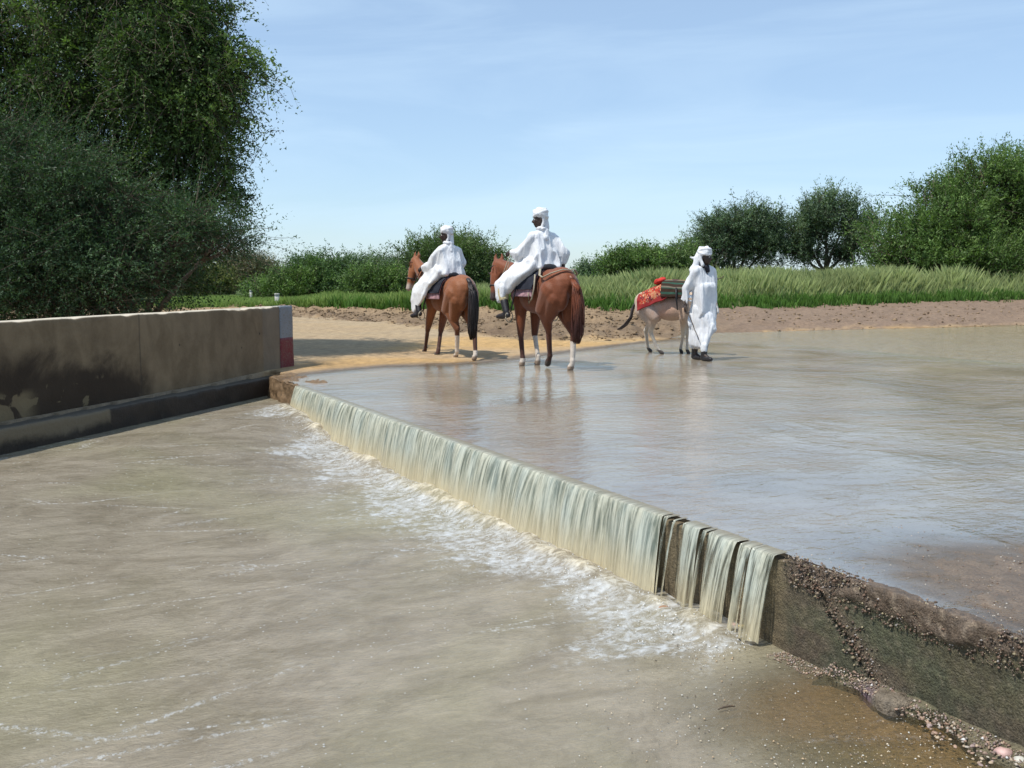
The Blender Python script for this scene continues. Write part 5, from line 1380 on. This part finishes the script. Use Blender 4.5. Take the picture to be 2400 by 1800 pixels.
# wooden pack saddle beneath
ps_ = empty('pack_saddle', (*FRD.C, 0), FRD.rz); tag(ps_, 'dark padded pack saddle on the donkey, under the striped blanket', 'saddle')
body_mesh('pad', [ell((.08, .09, 1.08), (.18, .09, .13)), ell((.08, -.09, 1.08), (.18, .09, .13)), ell((.08, 0, 1.20), (.22, .10, .07))], simple('dark_red_pad', (.09, .035, .035), .9), ps_, None, .014, 3)
for q in (1, -1):
    o = mesh_np('flap', *tube([(.14, q * .20, 1.12), (.15, q * .245, .95), (.17, q * .25, .76)], [.06, .055, .03], 8, .3), M_black); o.parent = ps_
rc = mesh_np('red_bundle', *merge([ell((0, 0, 0), (.11, .13, .05)), ell((.03, .05, .02), (.07, .07, .04)), ell((-.03, -.05, .015), (.06, .06, .04))]), simple('red_cloth', (.46, .03, .02), .9, 20, .3))
p_ = FRD.C + FRD.F * (-.17); rc.location = (*p_, 1.235); rc.rotation_euler = (0, -.35, FRD.rz); tag(rc, 'small bright red folded cloth on top of the carpet behind the saddle', 'cloth')

# ---- walking man
CM = np.array(P(1645, 843)); FRM = Frame(CM, (.50, -.866))
root = empty('person', (*FRM.C, 0), FRM.rz); tag(root, 'man walking in shallow water in white tunic and turban, beside the donkey', 'person')
v = lambda *a: np.array(a, float)
SM = 1.0
face = FRM.dirl(.86, -.51); hc = v(.02, .0, 1.615)
hp, A, f, sd, up = head_prims(hc, (*face, -.06), 1.0)
hw = FRM.dirl(-.27, -.04); rhand = v(hw[0] - .02, hw[1], .86); hw2 = FRM.dirl(.20, .10); lhand = v(hw2[0], hw2[1] + .02, .84)
shR, shL = v(-.01, -.165, 1.40), v(-.01, .165, 1.40)
elR = v(hw[0] * .85 - .05, hw[1] * .90, 1.10); elL = v(-.06, .235, 1.11)
rh_, lh_ = rhand, v(.02, .22, .84)
fR, fL = FRM.loc(1628, 842), FRM.loc(1652, 846)
ankR, ankL = v(fR[0], fR[1], .09), v(fL[0] - .02, fL[1], .09)
hipR, hipL = v(0, -.10, .90), v(0, .10, .90); knR = (hipR + ankR) / 2 + v(.04, 0, 0); knL = (hipL + ankL) / 2 + v(.06, 0, 0)
pr = hp + path([hc + v(-.01, 0, -.05), v(0, 0, 1.47), v(-.01, 0, 1.38)], [.058, .052, .05]) + path([v(-.01, 0, 1.36), v(0, 0, 1.1), v(0, 0, .92)], [.07, .07, .07]) + path([shL, shR], [.035, .035])
for a_, b_, c_ in ((shR, elR, rh_), (shL, elL, lh_)): pr += path([a_, b_, c_], [.033, .031, .026])
for a_, b_, c_ in ((hipR, knR, ankR), (hipL, knL, ankL)): pr += path([a_, b_, c_], [.055, .045, .040]) + path([c_, c_ + v(.12, 0, -.05)], [.038, .03])
pr += hand(rh_, v(.1, 0, -1), (.9, .3, 0), 1.05, .95) + hand(lh_, v(.08, 0, -1), (.5, -.8, 0), 1.05, .5)
body_mesh('body', pr, M_skin, root, lambda V, N: np.tile(SKIN * .85, (len(V), 1)) * (1 + .25 * fbm(V[:, 0] * 9, V[:, 1] * 9, V[:, 2] * 9, seed=51)[:, None]), .0098, 2)
eyes_mesh(A, 1.0, root)
def tunic(V, F=None): pass
tp = [hull([(v(-.01, .12, 1.41), .062), (v(-.01, -.12, 1.41), .062), (v(-.01, 0, 1.44), .06), (v(.06, .08, 1.10), .075), (v(.06, -.08, 1.10), .075), (v(-.06, .08, 1.10), .075), (v(-.06, -.08, 1.10), .075)]),
      hull([(v(.06, .08, 1.15), .08), (v(.06, -.08, 1.15), .08), (v(-.06, .08, 1.15), .08), (v(-.06, -.08, 1.15), .08), (v(.10, .11, .66), .05), (v(.11, -.11, .76), .05), (v(-.08, .11, .60), .05), (v(-.09, -.17, .56), .045)])]
tp += [hull([(shR, .068), (elR, .064), (v(0, -.12, 1.24), .05), (elR + v(-.04, -.0, -.05), .045)]), hull([(elR, .064), (rh_ * .72 + elR * .28, .058), (rh_ * .62 + elR * .38 + v(-.09, -.03, 0), .03), (elR + v(-.06, 0, -.02), .045)])]
tp += [hull([(shL, .068), (elL, .06), (v(0, .12, 1.24), .05)]), hull([(elL, .06), (lh_ * .7 + elL * .3, .052), (elL + v(-.05, 0, -.02), .045)])]
# V neck opening: the skin shows because the neckline is carved away
def tunic_disp(V, N):
    d = (.026 * (.6 - 2 * np.abs(vn(V[:, 0] * 8 + V[:, 2] * 2, V[:, 1] * 10, V[:, 2] * 1.3, seed=61))) + .008 * vn(V[:, 0] * 22, V[:, 1] * 24, V[:, 2] * 3, seed=62) + .010 * vn(V[:, 0] * 5, V[:, 1] * 5, V[:, 2] * 5, seed=63))
    tt_ = 1.47 - V[:, 2]; vy = np.abs(V[:, 1] - .02)
    vk = (V[:, 0] > .02) & (tt_ < .15) & (vy < .045 * (1 - tt_ / .15))
    return d - .060 * vk
body_mesh('tunic', tp, M_white, root, None, .0115, 5, tunic_disp)
bl = FRM.dirl(-1, 0)
tr_ = [hull([(v(0, -.08, .80), .11), (v(0, .08, .80), .11), (knR + v(-.02, -.03, 0), .085), (knL + v(.03, .03, 0), .085), (v(bl[0] * .17, bl[1] * .17, .48), .04)]),
       hull([(knR + v(-.02, -.02, .04), .085), (knL + v(.03, .02, .04), .08), (ankR + v(-.01, -.01, .14), .05), (ankL + v(-.01, .01, .13), .05), (v(bl[0] * .17, bl[1] * .17, .46), .04), (v(bl[0] * .16, bl[1] * .16, .24), .025)]),
       hull([(ankR + v(0, 0, .16), .055), (ankR + v(0, 0, .08), .048)]), hull([(ankL + v(0, 0, .15), .055), (ankL + v(0, 0, .07), .048)]),
       hull([(v(bl[0] * .15, bl[1] * .15, .50), .05), (v(bl[0] * .20, bl[1] * .20, .30), .02), (v(bl[0] * .17, bl[1] * .17, .19), .016), (v(bl[0] * .08, bl[1] * .08, .20), .03)])]
body_mesh('trousers', tr_, M_white, root, None, .0115, 4, folds(.022, 14, 4.0, 67))
tb = turban_prims(A, f, 1.0, veil=False)
wl_ = FRM.dirl(-1, .25)
W_ = lambda a, b, z: v(hc[0] + wl_[0] * a, hc[1] + wl_[1] * a + b, hc[2] + z)
tb += path([A(-.08, 0, .06), W_(.10, 0, .0), W_(.13, 0, -.12), W_(.17, 0, -.20)], [.06, .060, .055, .065]) + path([W_(.06, 0, .06), W_(.11, -.01, .0), W_(.16, .01, -.02), W_(.21, -.01, .0)], [.045, .034, .026, .012])
tb += path([A(-.05, -.075, .03), A(-.03, -.08, -.06), A(.0, -.075, -.12)], [.03, .028, .03])
body_mesh('turban', tb, M_white, root, None, .009, 2, folds(.007, 18, 9, 71))
body_mesh('neck_scarf', path([A(.035, .05, -.13), A(-.03, .07, -.15), A(-.08, .0, -.14), A(-.04, -.065, -.14), A(.045, -.045, -.15), A(.075, 0, -.21), A(.04, .05, -.14)], [.026] * 7), M_navy, root, None, .009, 2)
for q, a_ in ((0, ankR), (1, ankL)):
    dr_ = v(.13, 0, 0)
    bt = path([a_ + v(0, 0, .07), a_ + v(-.01, 0, -.02), a_ + v(-.02, 0, -.045)], [.052, .050, .045]) + path([a_ + v(-.03, 0, -.05), a_ + v(.06, 0, -.050), a_ + v(.155, 0, -.055)], [.040, .046, .034])
    body_mesh('shoe', bt, M_black, root, None, .010, 2)
def stick(label, p0, p1, r=.010):
    p0, p1 = np.array(p0), np.array(p1); n = 9; t = np.linspace(0, 1, n)[:, None]; pts = (p1 - p0) * t; pts[1:-1] += .006 * np.random.RandomState(3).randn(n - 2, 3)
    o = mesh_np('stick', *tube(pts, np.linspace(r, r * .6, n), 7), M_wood); o.location = tuple(p0); return tag(o, label, 'stick')
hwld = FRM.C + FRM.F * rh_[0] + FRM.L * rh_[1]
e = PD(1638, 796, CM[1] - .25)
g0 = np.array([hwld[0] + .0, hwld[1] - .03, .83])
stick('thin dark stick pointing down to the water in the walking man right hand', g0 + (g0 - np.array(e)) * .2, e, .009)
a_ = PD(1664, 665, CM[1] + .22); b_ = PD(1697, 646, CM[1] + .18)
stick('short brown stick poking out behind the walking man back at his left side', a_, b_, .011)
# ---------------------------------------------------------------- loose stones, driftwood, gravel
rs = np.random.RandomState(90)
def stone(label, u, v, z, w, hgt, colr, seed, group=None, rz=None, cat='stone', name='stone'):
    r_ = np.random.RandomState(seed); V, F = ell((0, 0, 0), (1, .75, .62), None, 16, 11)
    nn = fbm(V[:, 0] * 1.3, V[:, 1] * 1.3, V[:, 2] * 1.3 + seed * 3.1, seed=seed, oct=3); V = V * (1 + .42 * nn)[:, None]
    V[:, 2] = np.where(V[:, 2] < -.35, -.35 + (V[:, 2] + .35) * .3, V[:, 2])
    x, y = P(u, v, z); k = w * y / FPX / 2
    V = V * k; V[:, 2] *= hgt
    g = fbm(V[:, 0] * 60, V[:, 1] * 60, V[:, 2] * 60, seed=seed)[:, None]
    o = mesh_np(name, V, F, M_peb, col=np.array(colr) * (1 + .4 * g)); o.location = (x, y, z + k * hgt * .30); o.rotation_euler = (0, 0, r_.rand() * 6 if rz is None else rz)
    return tag(o, label, cat, group)
ZA = -.43
stone('largest pink stone on the broken apron edge, bottom right corner', 2352, 1772, ZA, 44, 1.1, (.50, .33, .29), 1)
stone('pale greenish white stone at the very bottom right corner', 2392, 1790, ZA, 36, 1.0, (.52, .50, .43), 2)
stone('bright white pebble on the dark broken apron edge', 2172, 1668, ZA, 13, 1.0, (.72, .71, .70), 3)
stone('pinkish pebble sitting alone left of the largest pink stone', 2324, 1744, ZA, 18, .9, (.48, .32, .26), 4)
stone('flat pinkish chip above the lone pink pebble', 2303, 1726, ZA, 20, .5, (.50, .35, .28), 5)
stone('rounded reddish stone in the gravel at the weir foot', 2338, 1718, ZA, 20, .9, (.42, .27, .20), 6)
stone('rose coloured stone above the broken concrete piece', 2140, 1650, ZA + .01, 24, 1.0, (.52, .38, .34), 7)
stone('ochre stone against the weir foot, brownish yellow', 2322, 1694, ZA, 24, .8, (.38, .25, .14), 8)
stone('pale yellowish stone right of the rose coloured stone', 2178, 1653, ZA + .01, 20, 1.0, (.50, .40, .26), 9)
stone('light grey pebble close to the wet weir face', 2200, 1638, ZA + .01, 14, 1.0, (.50, .50, .50), 10)
stone('white pebble in the gravel near the upper end of the apron edge', 1902, 1529, ZA - .02, 13, 1.0, (.66, .65, .66), 11)
stone('small orange pebble under the last water stream', 1879, 1532, ZA - .02, 11, .9, (.50, .28, .15), 12)
stone('reddish stone washed by foam under the narrow stream gap', 1556, 1427, -.43, 30, .55, (.34, .20, .12), 13, rz=.3)
stone('yellow stone in the splash below the broad right stream', 1738, 1470, -.43, 16, .9, (.52, .40, .16), 14)
stone('pink stone in the splash beside the yellow one', 1718, 1466, -.43, 18, .9, (.50, .33, .30), 15)
pal = [(.42, .28, .20), (.46, .36, .25), (.34, .24, .17), (.50, .44, .36), (.28, .20, .15), (.40, .30, .27)]
for i in range(90):
    t = rs.rand(); s_ = 6.75 + t * 2.9 if False else None
    u = 2060 + 345 * rs.rand(); base = 1600 + (u - 2060) * .52
    vv = base + 12 + (30 + (u - 2060) * .13) * rs.rand()
    pi_ = rs.randint(6); pw_ = 6 + 11 * rs.rand() ** 1.6
    where_ = 'far end' if u < 2175 else ('middle' if u < 2290 else 'near end')
    stone(('tiny ' if pw_ < 9 else 'small ') + ['reddish brown', 'ochre', 'dull brown', 'pale beige', 'dark brown', 'greyish pink'][pi_] + ' pebble in the ' + where_ + ' of the gravel strip at the weir foot', u, vv, ZA + .006, pw_, .9, np.array(pal[pi_]) * .85, 100 + i, 'pebbles heaped at the weir foot', name='pebble', cat='pebble')
# broken concrete piece
th = np.linspace(0, 2 * np.pi, 22, endpoint=False); x0, y0 = P(2095, 1650, ZA)
rr = 1 + .22 * vn(np.cos(th) * 1.5, np.sin(th) * 1.5, seed=5) + .06 * vn(th * 5, th * 0, seed=6); ax, ay = 46 * y0 / FPX, 40 * y0 / FPX * 2.0 * .5
ring = np.stack([np.cos(th) * rr * ax, np.sin(th) * rr * ay], -1)
V = np.concatenate([np.c_[ring, np.full(22, -.03)], np.c_[ring * 1.0, np.full(22, .012)], np.c_[ring * .9, .026 + .006 * vn(th * 4, th * 0, seed=7)], [[0, 0, .034]]])
Q = [(k * 22 + i, k * 22 + (i + 1) % 22, (k + 1) * 22 + (i + 1) % 22, (k + 1) * 22 + i) for k in range(2) for i in range(22)]; T = [(44 + i, 44 + (i + 1) % 22, 66) for i in range(22)]
o = mesh_np('concrete_fragment', V, [np.array(Q), np.array(T)], M_weir, col=np.tile((.20, .165, .125), (len(V), 1))); o.location = (x0, y0, ZA + .005); o.rotation_euler = (0, 0, -.45); tag(o, 'flat broken piece of concrete with dark undercut edge, at the weir foot', 'concrete piece')
# twig on the apron
x0, y0 = P(1702, 1661, -.445)
o = mesh_np('twig', *merge([tube([(-.035, -.012, 0), (-.01, 0, .004), (.02, .006, .006), (.038, .012, .002)], [.0025, .0045, .004, .002], 6), tube([(.0, .002, .005), (.012, .018, .010)], [.0025, .001], 5)]), M_wood); o.location = (x0, y0, -.442); tag(o, 'tiny dark twig lying on the wet sand of the apron', 'twig')
# gravel and grit as stuff
n = 5200; ss = S_END + .05 + rs.rand(n) * 2.9; lim = np.interp(ss, as_, an_); nn = -.0 + np.abs(rs.randn(n)) * .09 * (1 + .35 * (ss - S_END)); k = nn < np.maximum(lim, .10) - .01
ss, nn = ss[k], nn[k]; x, y = from_sn(ss, nn + .01); sz = .002 + .0075 * rs.rand(len(x)) ** 2.4 * (.6 + .35 * np.clip(ss - S_END, 0, 2.2))
pool_gravel_z = np.where(ss > as_[0], -.428 + .03 * np.exp(-nn / .06), -.452)
V, F = lumps(x, y, pool_gravel_z + sz * .2, sz, 91, .8, 0); pc = np.array(pal)[rs.choice(6, len(x))] * (.45 + .6 * rs.rand(len(x), 1)); wh = rs.rand(len(x)) < .04; pc[wh] = (.6, .58, .55)
g = mesh_np('gravel', V, F, M_peb, smooth=False, col=np.repeat(pc, 6, 0)); tag(g, 'loose gravel lying along the foot of the dry weir face', 'gravel', kind='stuff')
n = 3800; u = rs.uniform(1350, 2420, n); v_ = rs.uniform(1480, 1830, n); x, y = np.array([P(a, b, -.45) for a, b in zip(u, v_)]).T; s_, n_ = to_sn(x, y); k = (n_ > .03) & (rs.rand(n) < .35 + .65 * (fbm(x * 3, y * 3, seed=98) > 0)); x, y, s_, n_ = x[k], y[k], s_[k], n_[k]
ap_ = sst(S_END - .5, S_END + .6, s_) * (1 - sst(.3, 1.7, n_)); k = rs.rand(len(x)) < .15 + ap_; x, y = x[k], y[k]; sz = .0012 + .0042 * rs.rand(len(x)) ** 3
V, F = lumps(x, y, np.full(len(x), -.449), sz, 92, .7, 0); pc = np.array([(.62, .52, .38), (.5, .36, .22), (.7, .68, .62), (.2, .16, .12)])[rs.choice(4, len(x))]
g = mesh_np('grit', V, F, M_peb, smooth=False, col=np.repeat(pc, 6, 0)); tag(g, 'pale grit and sand grains on the wet apron', 'grit', kind='stuff')
n = 9000; x = rs.uniform(1.2, 3.2, n); y = rs.uniform(2.9, 5.2, n); s_, n_ = to_sn(x, y); k = (n_ < -.05) & (rs.rand(n) < bed_raise(x, y) * (.3 + .7 * (fbm(x * 3, y * 3, seed=99) > 0))); x, y = x[k], y[k]; sz = .0012 + .005 * rs.rand(len(x)) ** 3.2
V, F = lumps(x, y, np.maximum(terrain(x, y), -.001), sz, 93, .7, 0); pc = np.array([(.30, .23, .16), (.2, .135, .095), (.42, .38, .33), (.15, .105, .08)])[rs.choice(4, len(x))]
g = mesh_np('grit', V, F, M_peb, smooth=False, col=np.repeat(pc, 6, 0)); tag(g, 'small stones showing through the thin water film behind the weir rim', 'grit', kind='stuff')
# spray thrown up where the sheet meets the pool
n = 5200; ss = rs.uniform(.0, S_END, n); far_ = np.abs(rs.randn(n)) * .16; x, y = from_sn(ss, .14 + far_); z = pool_z(x, y) + .01 + np.abs(rs.randn(n)) * .035 * np.exp(-far_ / .2)
sz = .0015 + .004 * rs.rand(n) ** 3
V, F = lumps(x, y, z, sz, 94, 1.0, 0)
m = Mat('foam_white'); M_foam = m.done(m.bsdf((.80, .80, .78), .25, None, .5))
g = mesh_np('spray_droplets', V, F, M_foam, smooth=True); tag(g, 'white spray droplets and bubbles along the foot of the falling water', 'spray', kind='stuff')
